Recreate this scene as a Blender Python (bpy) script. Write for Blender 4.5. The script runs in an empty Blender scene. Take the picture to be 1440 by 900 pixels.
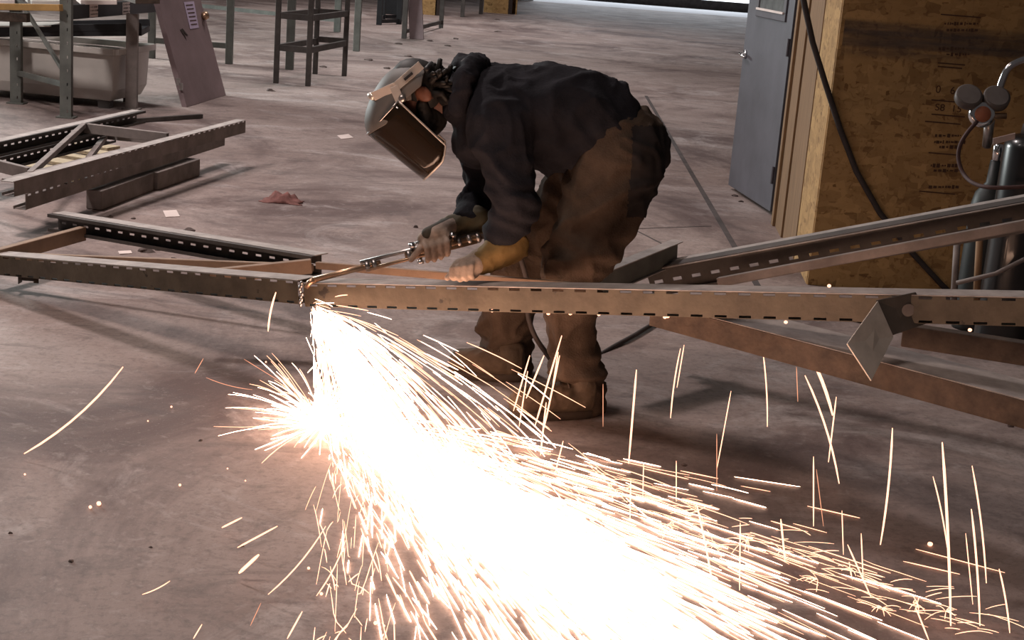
import bpy, bmesh, math, random
import numpy as np
from mathutils import Vector, Matrix, noise as mnoise

R = math.radians
random.seed(7)
rng = np.random.default_rng(11)
scene = bpy.context.scene
COL = scene.collection

# ------------------------------------------------------------------ camera
FPX = 2080.0                       # focal length in pixels of the 1440 x 900 frame
CAM_H = 1.6
PITCH, ROLL = R(14.4), R(4.46)
cam_d = bpy.data.cameras.new('camera')
cam = bpy.data.objects.new('camera', cam_d)
COL.objects.link(cam)
cam_d.sensor_fit = 'HORIZONTAL'
cam_d.sensor_width = 36.0
cam_d.lens = FPX / 1440.0 * 36.0
cam_d.clip_end = 300
CAM_M = Matrix.Rotation(math.pi / 2 - PITCH, 3, 'X') @ Matrix.Rotation(ROLL, 3, 'Z')
cam.matrix_world = Matrix.Translation((0, 0, CAM_H)) @ CAM_M.to_4x4()
scene.camera = cam
CO = Vector((0, 0, CAM_H))

# ------------------------------------------------------------------ world, lights, exposure
scene.view_settings.view_transform = 'Standard'
scene.view_settings.look = 'None'
scene.view_settings.gamma = 1.0
scene.view_settings.use_curve_mapping = False
scene.view_settings.exposure = 0.0
world = bpy.data.worlds.new('hall_ambient')
scene.world = world
world.use_nodes = True
bg = world.node_tree.nodes['Background']
bg.inputs[0].default_value = (0.92, 0.80, 0.77, 1)
bg.inputs[1].default_value = 0.055


def area_light(name, loc, target, sx, sy, power, color, spread=180):
    d = bpy.data.lights.new(name, 'AREA')
    d.shape = 'RECTANGLE'
    d.size, d.size_y = sx, sy
    d.energy = power
    d.color = color
    d.spread = R(spread)
    o = bpy.data.objects.new(name, d)
    COL.objects.link(o)
    o.location = loc
    o.rotation_euler = (Vector(target) - Vector(loc)).to_track_quat('-Z', 'Y').to_euler()
    return o


FAR_Y = 52.0
# rows of high-bay fixtures under the roof (the warm near one is added fill), the strongest behind and left of the worker
area_light('high_bay_or_fill_light', (-3.6, 9.6, 7.0), (-1.6, 7.0, 0), 1.1, 0.5, 190, (1.0, 0.87, 0.84), 122)
area_light('high_bay_or_fill_light', (-1.0, 17.0, 7.5), (-1.0, 16.5, 0), 3.0, 1.2, 165, (1.0, 0.88, 0.86), 110)
area_light('high_bay_or_fill_light', (-2.0, 27.0, 7.5), (-1.0, 27.0, 0), 5.0, 2.0, 330, (1.0, 0.92, 0.90), 120)
area_light('high_bay_or_fill_light', (-3.0, 2.5, 7.0), (-1.7, 4.0, 0), 2.0, 1.0, 48, (1.0, 0.80, 0.70), 70)  # added fill that warms the left foreground, not a fixture of the hall
area_light('high_bay_or_fill_light', (-5.5, 5.5, 6.5), (-2.4, 11.0, 0.2), 1.0, 0.5, 90, (1.0, 0.9, 0.87), 90)
# daylight through the windows far left and the open bay at the far end
area_light('window_daylight', (-11, 17.5, 3.4), (-3, 15.0, 0), 4.0, 2.0, 1500, (0.93, 1.0, 0.98))
area_light('bay_daylight', (5.0, FAR_Y + 6, 9.0), (5.0, FAR_Y + 8, 0), 14.0, 8.0, 9000, (0.88, 0.93, 1.0))


# ------------------------------------------------------------------ pixel helpers (take a photo pixel, return a world point)
def ray(px, py):
    return (CAM_M @ Vector((px - 720.0, 450.0 - py, -FPX))).normalized()


def gp(px, py, z=0.0):             # the point at height z
    d = ray(px, py)
    return CO + d * ((z - CAM_H) / d.z)


def at(px, py, Y):                 # the point at world depth Y
    d = ray(px, py)
    return CO + d * (Y / d.y)


# ------------------------------------------------------------------ materials
def new_mat(name):
    m = bpy.data.materials.new(name)
    m.use_nodes = True
    nt = m.node_tree
    return m, nt, nt.nodes['Principled BSDF']


def mat(name, col, rough=0.6, metal=0.0, var=0.25, scale=8.0, bump=0.0, bscale=None, spec=0.4, col2=None, stretch=None, coat=0.0, chips=None):
    m, nt, p = new_mat(name)
    N, L = nt.nodes, nt.links
    tc = N.new('ShaderNodeTexCoord')
    mp = N.new('ShaderNodeMapping')
    L.new(tc.outputs['Object'], mp.inputs[0])
    if stretch:
        mp.inputs['Scale'].default_value = stretch
    nz = N.new('ShaderNodeTexNoise')
    nz.inputs['Scale'].default_value = scale
    nz.inputs['Detail'].default_value = 8
    nz.inputs['Roughness'].default_value = 0.65
    L.new(mp.outputs[0], nz.inputs[0])
    rp = N.new('ShaderNodeValToRGB')
    rp.color_ramp.elements[0].position = 0.33
    rp.color_ramp.elements[1].position = 0.68
    c2 = col2 if col2 else tuple(c * (1 - var) for c in col)
    c1 = col if col2 else tuple(min(1, c * (1 + var * 0.6)) for c in col)
    rp.color_ramp.elements[0].color = (*c2, 1)
    rp.color_ramp.elements[1].color = (*c1, 1)
    L.new(nz.outputs[0], rp.inputs[0])
    L.new(rp.outputs[0], p.inputs['Base Color'])
    if chips:
        nc = N.new('ShaderNodeTexNoise')
        nc.inputs['Scale'].default_value = 11
        nc.inputs['Detail'].default_value = 7
        nc.inputs['Roughness'].default_value = 0.6
        L.new(mp.outputs[0], nc.inputs[0])
        rc_ = N.new('ShaderNodeMapRange')
        rc_.inputs['From Min'].default_value = 0.655
        rc_.inputs['From Max'].default_value = 0.68
        L.new(nc.outputs[0], rc_.inputs[0])
        mc = N.new('ShaderNodeMix')
        mc.data_type = 'RGBA'
        L.new(rc_.outputs[0], mc.inputs[0])
        L.new(rp.outputs[0], mc.inputs[6])
        mc.inputs[7].default_value = (*chips, 1)
        L.new(mc.outputs[2], p.inputs['Base Color'])
    p.inputs['Roughness'].default_value = rough
    p.inputs['Metallic'].default_value = metal
    p.inputs['Specular IOR Level'].default_value = spec
    p.inputs['Coat Weight'].default_value = coat
    if bump:
        nb = N.new('ShaderNodeTexNoise')
        nb.inputs['Scale'].default_value = bscale or scale * 4
        nb.inputs['Detail'].default_value = 6
        L.new(mp.outputs[0], nb.inputs[0])
        b = N.new('ShaderNodeBump')
        b.inputs['Strength'].default_value = bump
        b.inputs['Distance'].default_value = 0.01
        L.new(nb.outputs[0], b.inputs['Height'])
        L.new(b.outputs[0], p.inputs['Normal'])
    return m


def emit_mat(name, col, s):
    m, nt, p = new_mat(name)
    p.inputs['Base Color'].default_value = (0.02, 0.01, 0.01, 1)
    p.inputs['Emission Color'].default_value = (*col, 1)
    p.inputs['Emission Strength'].default_value = s
    m.cycles.emission_sampling = 'FRONT'
    return m


def floor_mat():
    m, nt, p = new_mat('stained_concrete')
    N, L = nt.nodes, nt.links
    geo = N.new('ShaderNodeNewGeometry')

    def nz(scale, detail=6, rough=0.6, st=(1, 1, 1), rot=0.0, dist=0.0):
        mp = N.new('ShaderNodeMapping')
        mp.inputs['Scale'].default_value = st
        mp.inputs['Rotation'].default_value = (0, 0, rot)
        L.new(geo.outputs['Position'], mp.inputs[0])
        n = N.new('ShaderNodeTexNoise')
        n.inputs['Scale'].default_value = scale
        n.inputs['Detail'].default_value = detail
        n.inputs['Roughness'].default_value = rough
        n.inputs['Distortion'].default_value = dist
        L.new(mp.outputs[0], n.inputs[0])
        return n.outputs[0]

    def ramp(src, a, b):
        r = N.new('ShaderNodeMapRange')
        r.inputs['From Min'].default_value = a
        r.inputs['From Max'].default_value = b
        L.new(src, r.inputs[0])
        return r.outputs[0]

    def mix(fac, c1, c2, k=1.0):
        x = N.new('ShaderNodeMix')
        x.data_type = 'RGBA'
        if k != 1.0:
            mm = N.new('ShaderNodeMath')
            mm.operation = 'MULTIPLY'
            mm.inputs[1].default_value = k
            L.new(fac, mm.inputs[0])
            fac = mm.outputs[0]
        L.new(fac, x.inputs[0])
        for c, i in ((c1, 6), (c2, 7)):
            if isinstance(c, tuple):
                x.inputs[i].default_value = (*c, 1)
            else:
                L.new(c, x.inputs[i])
        return x.outputs[2]

    c = mix(ramp(nz(0.7, 8), 0.35, 0.65), (0.22, 0.165, 0.148), (0.335, 0.27, 0.248))
    c = mix(ramp(nz(0.42, 9, 0.7, (1.0, 0.8, 1), R(35), 1.8), 0.47, 0.62), c, (0.092, 0.060, 0.056), 0.9)     # tracked-in dirt
    c = mix(ramp(nz(1.1, 10, 0.72, (0.85, 1.0, 1), R(-25), 1.6), 0.53, 0.68), c, (0.48, 0.435, 0.42), 0.62)      # dust and scuffs
    c = mix(ramp(nz(3.2, 8, 0.7, (0.7, 1.2, 1), R(25), 1.6), 0.52, 0.68), c, (0.085, 0.066, 0.064), 0.6)          # tyre smears
    c = mix(ramp(nz(38, 6, 0.75), 0.50, 0.68), c, (0.11, 0.085, 0.078), 0.6)
    c = mix(ramp(nz(9, 10, 0.75, dist=0.5), 0.54, 0.70), c, (0.085, 0.064, 0.06), 0.5)
    c = mix(ramp(nz(14, 8, 0.7, dist=0.4), 0.57, 0.70), c, (0.45, 0.40, 0.38), 0.35)
    c = mix(ramp(nz(120, 3, 0.6), 0.62, 0.72), c, (0.42, 0.38, 0.37), 0.35)
    L.new(c, p.inputs['Base Color'])
    rr = N.new('ShaderNodeMapRange')
    L.new(nz(1.5, 6), rr.inputs[0])
    rr.inputs['To Min'].default_value = 0.5
    rr.inputs['To Max'].default_value = 0.85
    L.new(rr.outputs[0], p.inputs['Roughness'])
    p.inputs['Specular IOR Level'].default_value = 0.3
    b = N.new('ShaderNodeBump')
    b.inputs['Strength'].default_value = 0.25
    b.inputs['Distance'].default_value = 0.006
    L.new(nz(45, 8, 0.7), b.inputs['Height'])
    L.new(b.outputs[0], p.inputs['Normal'])
    return m


def osb_mat(name='oriented_strand_board', k=1.0):
    m, nt, p = new_mat(name)
    N, L = nt.nodes, nt.links
    tc = N.new('ShaderNodeTexCoord')
    last = None
    for i, (rot, sc, st) in enumerate(((0.5, 11, (1, 1, 2.6)), (-0.7, 13, (2.4, 1, 1)), (1.2, 16, (1, 1, 2.2)))):
        mp = N.new('ShaderNodeMapping')
        mp.inputs['Rotation'].default_value = (0, rot, 0)
        mp.inputs['Location'].default_value = (i * 3.1, 0, i * 1.7)
        mp.inputs['Scale'].default_value = st
        L.new(tc.outputs['Object'], mp.inputs[0])
        nzz = N.new('ShaderNodeTexNoise')
        nzz.inputs['Scale'].default_value = 6
        L.new(mp.outputs[0], nzz.inputs[0])
        ad = N.new('ShaderNodeMix')
        ad.data_type = 'RGBA'
        ad.blend_type = 'LINEAR_LIGHT'
        ad.inputs[0].default_value = 0.12
        L.new(mp.outputs[0], ad.inputs[6])
        L.new(nzz.outputs[1], ad.inputs[7])
        v = N.new('ShaderNodeTexVoronoi')
        v.inputs['Scale'].default_value = sc * 0.8
        L.new(ad.outputs[2], v.inputs[0])
        rp = N.new('ShaderNodeValToRGB')
        e = rp.color_ramp.elements
        e[0].position, e[1].position = 0.1, 0.9
        e[0].color = (0.15 * k, 0.083 * k, 0.032 * k, 1)
        e[1].color = (0.36 * k, 0.225 * k, 0.095 * k, 1)
        L.new(v.outputs['Color'], rp.inputs[0])
        if last is None:
            last = rp.outputs[0]
        else:
            mx = N.new('ShaderNodeMix')
            mx.data_type = 'RGBA'
            sp_c = N.new('ShaderNodeSeparateColor')
            L.new(v.outputs['Color'], sp_c.inputs[0])
            st_ = N.new('ShaderNodeMapRange')
            st_.inputs['From Min'].default_value = 0.48
            st_.inputs['From Max'].default_value = 0.56
            st_.inputs['To Max'].default_value = 0.9
            L.new(sp_c.outputs[1], st_.inputs[0])
            L.new(st_.outputs[0], mx.inputs[0])
            L.new(last, mx.inputs[6])
            L.new(rp.outputs[0], mx.inputs[7])
            last = mx.outputs[2]
    # thin dark strand edges and grime
    n2 = N.new('ShaderNodeTexNoise')
    n2.inputs['Scale'].default_value = 26
    n2.inputs['Detail'].default_value = 8
    n2.inputs['Distortion'].default_value = 1.4
    L.new(tc.outputs['Object'], n2.inputs[0])
    r2 = N.new('ShaderNodeMapRange')
    r2.inputs['From Min'].default_value = 0.56
    r2.inputs['From Max'].default_value = 0.7
    r2.inputs['To Max'].default_value = 0.5
    L.new(n2.outputs[0], r2.inputs[0])
    m2 = N.new('ShaderNodeMix')
    m2.data_type = 'RGBA'
    L.new(r2.outputs[0], m2.inputs[0])
    L.new(last, m2.inputs[6])
    m2.inputs[7].default_value = (0.085 * k, 0.04 * k, 0.016 * k, 1)
    L.new(m2.outputs[2], p.inputs['Base Color'])
    p.inputs['Roughness'].default_value = 0.65
    p.inputs['Specular IOR Level'].default_value = 0.25
    return m


M = {
    'floor': floor_mat(),
    'osb': osb_mat(k=1.25),
    'joint': mat('joint_filler', (0.075, 0.062, 0.06), 0.9, var=0.4, scale=6),
    'lumber': mat('pine_trim', (0.22, 0.13, 0.065), 0.7, var=0.35, scale=5, stretch=(12, 12, 0.8)),
    'door': mat('slate_door_paint', (0.10, 0.10, 0.118), 0.5, var=0.25, scale=2.5),
    'door_dark': mat('door_moulding', (0.09, 0.085, 0.10), 0.5),
    'glass': mat('dusty_glass', (0.16, 0.17, 0.17), 0.15, var=0.3),
    'chrome': mat('chrome', (0.75, 0.76, 0.78), 0.16, 1.0, var=0.1),
    'steel': mat('bare_steel', (0.45, 0.43, 0.42), 0.35, 1.0, var=0.3, scale=20),
    'olive': mat('olive_rack_paint', (0.112, 0.090, 0.064), 0.6, var=0.35, scale=9, bump=0.2, col2=(0.062, 0.048, 0.034), chips=(0.03, 0.024, 0.02)),
    'greyrack': mat('dusty_grey_rack_paint', (0.225, 0.19, 0.175), 0.65, var=0.35, scale=6, bump=0.1),
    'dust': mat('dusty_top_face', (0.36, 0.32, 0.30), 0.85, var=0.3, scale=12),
    'greenrack': mat('grey_green_rack_paint', (0.12, 0.125, 0.112), 0.6, var=0.3, scale=6),
    'darkrack': mat('dark_rack_paint', (0.075, 0.065, 0.06), 0.6, var=0.4, scale=6),
    'rustbrace': mat('tan_brace_paint', (0.28, 0.185, 0.125), 0.6, var=0.3, scale=6),
    'rust': mat('rusty_steel', (0.066, 0.045, 0.033), 0.8, var=0.5, scale=14, bump=0.3),
    'plate': mat('grey_plate_lit_tone', (0.46, 0.43, 0.39), 0.55, 0.0, var=0.25, scale=9),  # grey raised in tone to stand for light on this bracket face
    'darkplate': mat('dark_plate', (0.07, 0.062, 0.055), 0.55, 0.2, var=0.3, scale=9),
    'tub': mat('white_plastic', (0.56, 0.52, 0.48), 0.45, var=0.12, scale=3),
    'black': mat('black_rubber', (0.018, 0.018, 0.021), 0.5, var=0.3),
    'mauve': mat('mauve_door_paint', (0.245, 0.18, 0.185), 0.55, var=0.18, scale=3),
    'paper': mat('paper', (0.72, 0.62, 0.58), 0.8, var=0.12, scale=6),
    'lilac_paper': mat('lilac_paper', (0.50, 0.42, 0.56), 0.8, var=0.1, scale=6),
    'ink': mat('ink', (0.035, 0.022, 0.018), 0.8),
    'osbink': mat('faded_ink', (0.075, 0.038, 0.02), 0.8),
    'wood': mat('raw_board', (0.42, 0.34, 0.22), 0.75, var=0.4, scale=5, stretch=(2, 14, 14)),
    'orange': mat('tan_beam_paint', (0.42, 0.25, 0.09), 0.6, var=0.25),
    'snow': mat('snow', (0.8, 0.82, 0.86), 0.8, var=0.1, scale=0.4),
    'skin': mat('skin', (0.17, 0.068, 0.042), 0.55, var=0.15, scale=20),
    'hair': mat('black_hair', (0.012, 0.010, 0.009), 0.6, var=0.4, scale=40),
    'shirt': mat('black_navy_fleece', (0.017, 0.0165, 0.021), 0.92, var=0.35, scale=9, bump=0.25, bscale=120, spec=0.12),
    'trouser': mat('brown_duck_canvas', (0.064, 0.045, 0.033), 0.92, var=0.45, scale=7, bump=0.3, bscale=150, spec=0.12),
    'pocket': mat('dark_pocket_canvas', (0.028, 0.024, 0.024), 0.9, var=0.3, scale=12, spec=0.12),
    'boot': mat('dusty_tan_leather', (0.085, 0.058, 0.038), 0.85, var=0.45, scale=12, bump=0.3),
    'sole': mat('boot_rubber', (0.05, 0.035, 0.026), 0.85),
    'glove': mat('grey_leather_glove', (0.33, 0.25, 0.20), 0.8, var=0.35, scale=18, bump=0.35, bscale=60),
    'glove_back': mat('dark_glove_back', (0.06, 0.052, 0.04), 0.85, var=0.3, scale=18),
    'cuff': mat('ochre_leather_cuff', (0.19, 0.115, 0.035), 0.8, var=0.35, scale=10, bump=0.2),
    'cuff_dark': mat('olive_leather_cuff', (0.085, 0.068, 0.036), 0.8, var=0.35, scale=10, bump=0.2),
    'crown': mat('grey_shield_plastic', (0.125, 0.112, 0.104), 0.6, var=0.2, scale=6),
    'band': mat('brushed_aluminium', (0.66, 0.60, 0.55), 0.38, 0.55, var=0.12, scale=10),
    'brass': mat('worn_brass', (0.50, 0.33, 0.22), 0.35, 0.85, var=0.3, scale=14),
    'hose': mat('dark_rubber_hose', (0.045, 0.036, 0.034), 0.7),
    'redhose': mat('dull_red_hose', (0.075, 0.04, 0.038), 0.7),
    'cyl_black': mat('black_cylinder_paint', (0.012, 0.012, 0.013), 0.3, var=0.2, coat=0.4),
    'cyl_green': mat('dark_green_cylinder_paint', (0.014, 0.017, 0.017), 0.5, var=0.3),
    'gauge': mat('grey_gauge_rubber', (0.115, 0.098, 0.09), 0.5),
    'dial': mat('gauge_dial', (0.17, 0.15, 0.14), 0.4),
    'redface': mat('copper_red_face', (0.36, 0.13, 0.07), 0.45),
    'rag': mat('dirty_red_rag', (0.19, 0.085, 0.075), 0.95, var=0.4, scale=20),
    'crumb': mat('scrap', (0.10, 0.075, 0.068), 0.9),
    'grime': mat('dark_grime', (0.10, 0.075, 0.062), 0.85),
}
# the dark tinted visor lets a little light through and mirrors the sparks
vm, vnt, vp = new_mat('amber_tinted_visor')
vp.inputs['Base Color'].default_value = (0.018, 0.011, 0.006, 1)
vp.inputs['Roughness'].default_value = 0.08
vp.inputs['Specular IOR Level'].default_value = 0.4
vp.inputs['Transmission Weight'].default_value = 0.08
M['visor'] = vm
M['spark_white'] = emit_mat('white_hot_spark', (1.0, 0.62, 0.43), 13.0)
M['spark_mid'] = emit_mat('bright_spark', (1.0, 0.47, 0.29), 2.9)
M['spark_dim'] = emit_mat('cooling_spark', (1.0, 0.42, 0.24), 1.1)


# ------------------------------------------------------------------ mesh helpers
class MB:
    def __init__(s):
        s.v, s.f = [], []

    def add(s, vs, fs):
        o = len(s.v)
        s.v += [tuple(v) for v in vs]
        s.f += [tuple(i + o for i in f) for f in fs]
        return s

    def hexa(s, a):                 # eight corners: bottom ring 0-3, top ring 4-7
        return s.add(a, [(3, 2, 1, 0), (4, 5, 6, 7), (0, 1, 5, 4), (1, 2, 6, 5), (2, 3, 7, 6), (3, 0, 4, 7)])

    def box(s, c, sx, sy, sz, rot=None):
        c = Vector(c)
        pts = []
        for z in (-1, 1):
            for x, y in ((-1, -1), (1, -1), (1, 1), (-1, 1)):
                p = Vector((x * sx / 2, y * sy / 2, z * sz / 2))
                if rot is not None:
                    p = rot @ p
                pts.append(c + p)
        return s.hexa(pts)

    def bar(s, A, B, w, h, up=(0, 0, 1)):
        A, B = Vector(A), Vector(B)
        d = (B - A).normalized()
        sd = d.cross(Vector(up)).normalized()
        u = sd.cross(d).normalized()
        pts = []
        for q in (-h / 2, h / 2):
            pts += [A - sd * w / 2 + u * q, B - sd * w / 2 + u * q, B + sd * w / 2 + u * q, A + sd * w / 2 + u * q]
        return s.hexa(pts)

    def loft(s, rings):             # closed rings of equal count, capped
        n = len(rings[0])
        o = len(s.v)
        for r in rings:
            s.v += [tuple(p) for p in r]
        for i in range(len(rings) - 1):
            for j in range(n):
                k = (j + 1) % n
                s.f.append((o + i * n + j, o + i * n + k, o + (i + 1) * n + k, o + (i + 1) * n + j))
        s.f.append(tuple(o + j for j in reversed(range(n))))
        s.f.append(tuple(o + (len(rings) - 1) * n + j for j in range(n)))
        return s

    def tube(s, pts, r, n=8):
        pts = [Vector(p) for p in pts]
        rs = r if isinstance(r, (list, tuple)) else [r] * len(pts)
        rings = []
        prev = None
        for i, p in enumerate(pts):
            d = (pts[min(i + 1, len(pts) - 1)] - pts[max(i - 1, 0)]).normalized()
            if prev is None:
                a = d.cross(Vector((0.13, 0.21, 0.97)))
                if a.length < 0.05:
                    a = d.cross(Vector((1, 0, 0)))
                a.normalize()
            else:
                a = (prev - d * prev.dot(d)).normalized()
            prev = a
            b = d.cross(a)
            rings.append([p + (a * math.cos(t) + b * math.sin(t)) * rs[i] for t in [2 * math.pi * k / n for k in range(n)]])
        return s.loft(rings)

    def rcone(s, A, ra, B, rb, n=16, sq=1.0, sqdir=(0, 1, 0)):   # a limb: rounded cone
        A, B = Vector(A), Vector(B)
        d = (B - A)
        L = max(d.length, 1e-5)
        d = d / L
        a = d.cross(Vector(sqdir))
        if a.length < 0.05:
            a = d.cross(Vector((1, 0, 0.1)))
        a.normalize()
        b = d.cross(a)
        rings = []
        for t in (-0.985, -0.85, -0.6, -0.3):
            rings.append((A + d * ra * t, ra * math.sqrt(1 - t * t)))
        for t in (0, 0.25, 0.5, 0.75, 1):
            rings.append((A.lerp(B, t), ra + (rb - ra) * t))
        for t in (0.3, 0.6, 0.85, 0.985):
            rings.append((B + d * rb * t, rb * math.sqrt(1 - t * t)))
        return s.loft([[c + (a * math.cos(q) + b * math.sin(q) * sq) * r for q in [2 * math.pi * k / n for k in range(n)]] for c, r in rings])

    def ellipsoid(s, c, rx, ry, rz, rot=None, n=20):
        c = Vector(c)
        rings = []
        for i in range(1, 13):
            t = math.pi * i / 13
            ring = []
            for k in range(n):
                q = 2 * math.pi * k / n
                p = Vector((rx * math.sin(t) * math.cos(q), ry * math.sin(t) * math.sin(q), -rz * math.cos(t)))
                ring.append(c + (rot @ p if rot is not None else p))
            rings.append(ring)
        return s.loft(rings)

    def lathe(s, base, axis, prof, n=24):     # prof: (radius, height along the axis)
        base, ax = Vector(base), Vector(axis).normalized()
        a = ax.cross(Vector((0.3, 0.9, 0.1))).normalized()
        b = ax.cross(a)
        return s.loft([[base + ax * h + (a * math.cos(q) + b * math.sin(q)) * max(r, 1e-4) for q in [2 * math.pi * k / n for k in range(n)]] for r, h in prof])

    def build(s, name, m, parent=None, smooth=False, bevel=0.0):
        me = bpy.data.meshes.new(name)
        me.from_pydata(s.v, [], s.f)
        bm = bmesh.new()
        bm.from_mesh(me)
        bmesh.ops.recalc_face_normals(bm, faces=bm.faces)
        bm.to_mesh(me)
        bm.free()
        return finish(name, me, m, parent, smooth, bevel)


def finish(name, me, m, parent=None, smooth=False, bevel=0.0):
    o = bpy.data.objects.new(name, me)
    COL.objects.link(o)
    me.materials.append(M[m] if isinstance(m, str) else m)
    if smooth:
        me.polygons.foreach_set('use_smooth', [True] * len(me.polygons))
    if parent is not None:
        o.parent = parent
        o.matrix_parent_inverse = parent.matrix_basis.inverted()
    if bevel:
        b = o.modifiers.new('edge', 'BEVEL')
        b.width = bevel
        b.segments = 2
        b.limit_method = 'ANGLE'
    return o


def tag(o, label, cat, group=None, kind=None):
    o['label'] = label
    o['category'] = cat
    if group:
        o['group'] = group
    if kind:
        o['kind'] = kind
    return o


def thing(name, loc, label, cat, group=None):
    o = bpy.data.objects.new(name, None)
    COL.objects.link(o)
    o.location = loc
    o.empty_display_size = 0.1
    return tag(o, label, cat, group)


def struct(o):
    o['kind'] = 'structure'
    return o


# a slotted steel channel: web with rows of real slots, two flanges with lips
def channel(A, B, width_dir, open_dir, W=0.08, D=0.065, pitch=0.076, slot=0.038, rows=((0.0, 0.11), (0.89, 1.0)), lip=0.014):
    A, B = Vector(A), Vector(B)
    d = (B - A)
    L = d.length
    d.normalize()
    w = Vector(width_dir)
    w = (w - d * w.dot(d)).normalized()
    o = Vector(open_dir)
    o = (o - d * o.dot(d) - w * o.dot(w)).normalized()
    mb = MB()
    n = max(1, int(L / pitch))
    cuts = [0.0]
    for i in range(n):
        s0 = (i + 0.5) * L / n - slot / 2
        cuts += [s0, s0 + slot]
    cuts.append(L)
    lv = sorted({0.0, 1.0, *[x for r in rows for x in r]})
    for i in range(len(cuts) - 1):
        hole = i % 2 == 1
        for j in range(len(lv) - 1):
            if hole and any(abs(lv[j] - r[0]) < 1e-6 for r in rows):
                continue
            q = [(cuts[i], lv[j]), (cuts[i + 1], lv[j]), (cuts[i + 1], lv[j + 1]), (cuts[i], lv[j + 1])]
            mb.add([A + d * x + w * (y - 0.5) * W for x, y in q], [(0, 1, 2, 3)])
    for sgn in (-0.5, 0.5):
        p = [A + w * sgn * W, B + w * sgn * W]
        mb.add([p[0], p[1], p[1] + o * D, p[0] + o * D], [(0, 1, 2, 3)])
        k = -w if sgn > 0 else w
        mb.add([p[0] + o * D, p[1] + o * D, p[1] + o * D + k * lip, p[0] + o * D + k * lip], [(0, 1, 2, 3)])
    return mb


def build_channel(name, m, parent, *a, **k):
    mb = channel(*a, **k)
    me = bpy.data.meshes.new(name)
    me.from_pydata(mb.v, [], mb.f)
    bm = bmesh.new()
    bm.from_mesh(me)
    bmesh.ops.remove_doubles(bm, verts=bm.verts, dist=0.0004)
    bmesh.ops.recalc_face_normals(bm, faces=bm.faces)
    bm.to_mesh(me)
    bm.free()
    ob = finish(name, me, m, parent)
    so = ob.modifiers.new('sheet', 'SOLIDIFY')
    so.thickness = 0.0035
    so.offset = 0
    return ob


def remeshed(mb, name, m, parent, voxel=0.011, smooth=6, fold=None):
    me = bpy.data.meshes.new(name + '_raw')
    me.from_pydata(mb.v, [], mb.f)
    bm = bmesh.new()
    bm.from_mesh(me)
    bmesh.ops.recalc_face_normals(bm, faces=bm.faces)
    bm.to_mesh(me)
    bm.free()
    tmp = bpy.data.objects.new('tmp', me)
    COL.objects.link(tmp)
    r = tmp.modifiers.new('r', 'REMESH')
    r.mode = 'VOXEL'
    r.voxel_size = voxel
    sm = tmp.modifiers.new('s', 'SMOOTH')
    sm.iterations = smooth
    sm.factor = 0.5
    dg = bpy.context.evaluated_depsgraph_get()
    out = bpy.data.meshes.new_from_object(tmp.evaluated_get(dg))
    out.name = name
    bpy.data.objects.remove(tmp)
    if fold:
        vs = [(v.co.copy(), v.normal.copy()) for v in out.vertices]
        for v, (p, nn) in zip(out.vertices, vs):
            v.co = p + nn * fold(p)
    out.materials.clear()
    return finish(name, out, m, parent, True)


ORD = ['first', 'second', 'third', 'fourth', 'fifth', 'sixth', 'seventh', 'eighth', 'ninth', 'tenth', 'eleventh', 'twelfth', 'thirteenth', 'fourteenth', 'fifteenth', 'sixteenth', 'seventeenth', 'eighteenth', 'nineteenth', 'twentieth']
ORD += ['twenty-' + x for x in ORD[:9]] + ['thirtieth'] + ['thirty-' + x for x in ORD[:9]] + ['fortieth']

# ================================================================== STRUCTURE
FAR = gp(900, 13).y
fl = MB()
fl.add([(-30, -3, 0), (30, -3, 0), (30, FAR, 0), (-30, FAR, 0), (-30, -3, -0.2), (30, -3, -0.2), (30, FAR, -0.2), (-30, FAR, -0.2)],
       [(0, 1, 2, 3), (7, 6, 5, 4), (0, 4, 5, 1), (1, 5, 6, 2), (2, 6, 7, 3), (3, 7, 4, 0)])
floor = struct(fl.build('floor', 'floor'))
for (a, b, w) in (((935, 180), (1036, 352), 0.035), ((886, 322), (1000, 318), 0.012), ((890, 322), (945, 350), 0.012)):
    A, B = gp(*a), gp(*b)
    if w > 0.02:
        d = (B - A).normalized()
        A, B = A - d * 3, B + d * 0.9
    MB().bar(A + Vector((0, 0, 0.0005)), B + Vector((0, 0, 0.0005)), w, 0.002).build('floor_joint', 'joint', floor)

ground = struct(MB().box((0, FAR + 20.4, -0.1), 120, 41, 0.16).build('snowy_yard', 'snow'))
wb = MB()
wb.box((-17.6, FAR + 0.2, 3.5), 35, 0.3, 7).box((24, FAR + 0.2, 3.5), 20, 0.3, 7).box((7, FAR + 0.2, 6.0), 14.4, 0.3, 2)
struct(wb.build('wall_back', mat('pale_metal_siding', (0.5, 0.49, 0.48), 0.6)))
MB().box((4.5, FAR + 4.5, 0.1), 40, 0.3, 0.3).build('yard_kerb', 'joint', ground)

# plywood office box: corner, front wall of strand board, side wall with the door
CX, CY = at(1140, 330, 7.45).x, 7.45
fdir = Vector((1, -0.065, 0)).normalized()
sdir = Vector((0.065, 1, 0)).normalized()
C0 = Vector((CX, CY, 0))
wallr = struct(MB().bar(C0 + fdir * 0.05 + sdir * 0.09 + Vector((0, 0, 1.5)), C0 + fdir * 5 + sdir * 0.09 + Vector((0, 0, 1.5)), 0.14, 3.0).build('wall_right', 'lumber'))


def wall_local(o, origin, xdir, normal):
    o.matrix_world = Matrix(((xdir.x, normal.x, 0, origin.x), (xdir.y, normal.y, 0, origin.y), (0, 0, 1, origin.z), (0, 0, 0, 1)))


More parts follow.
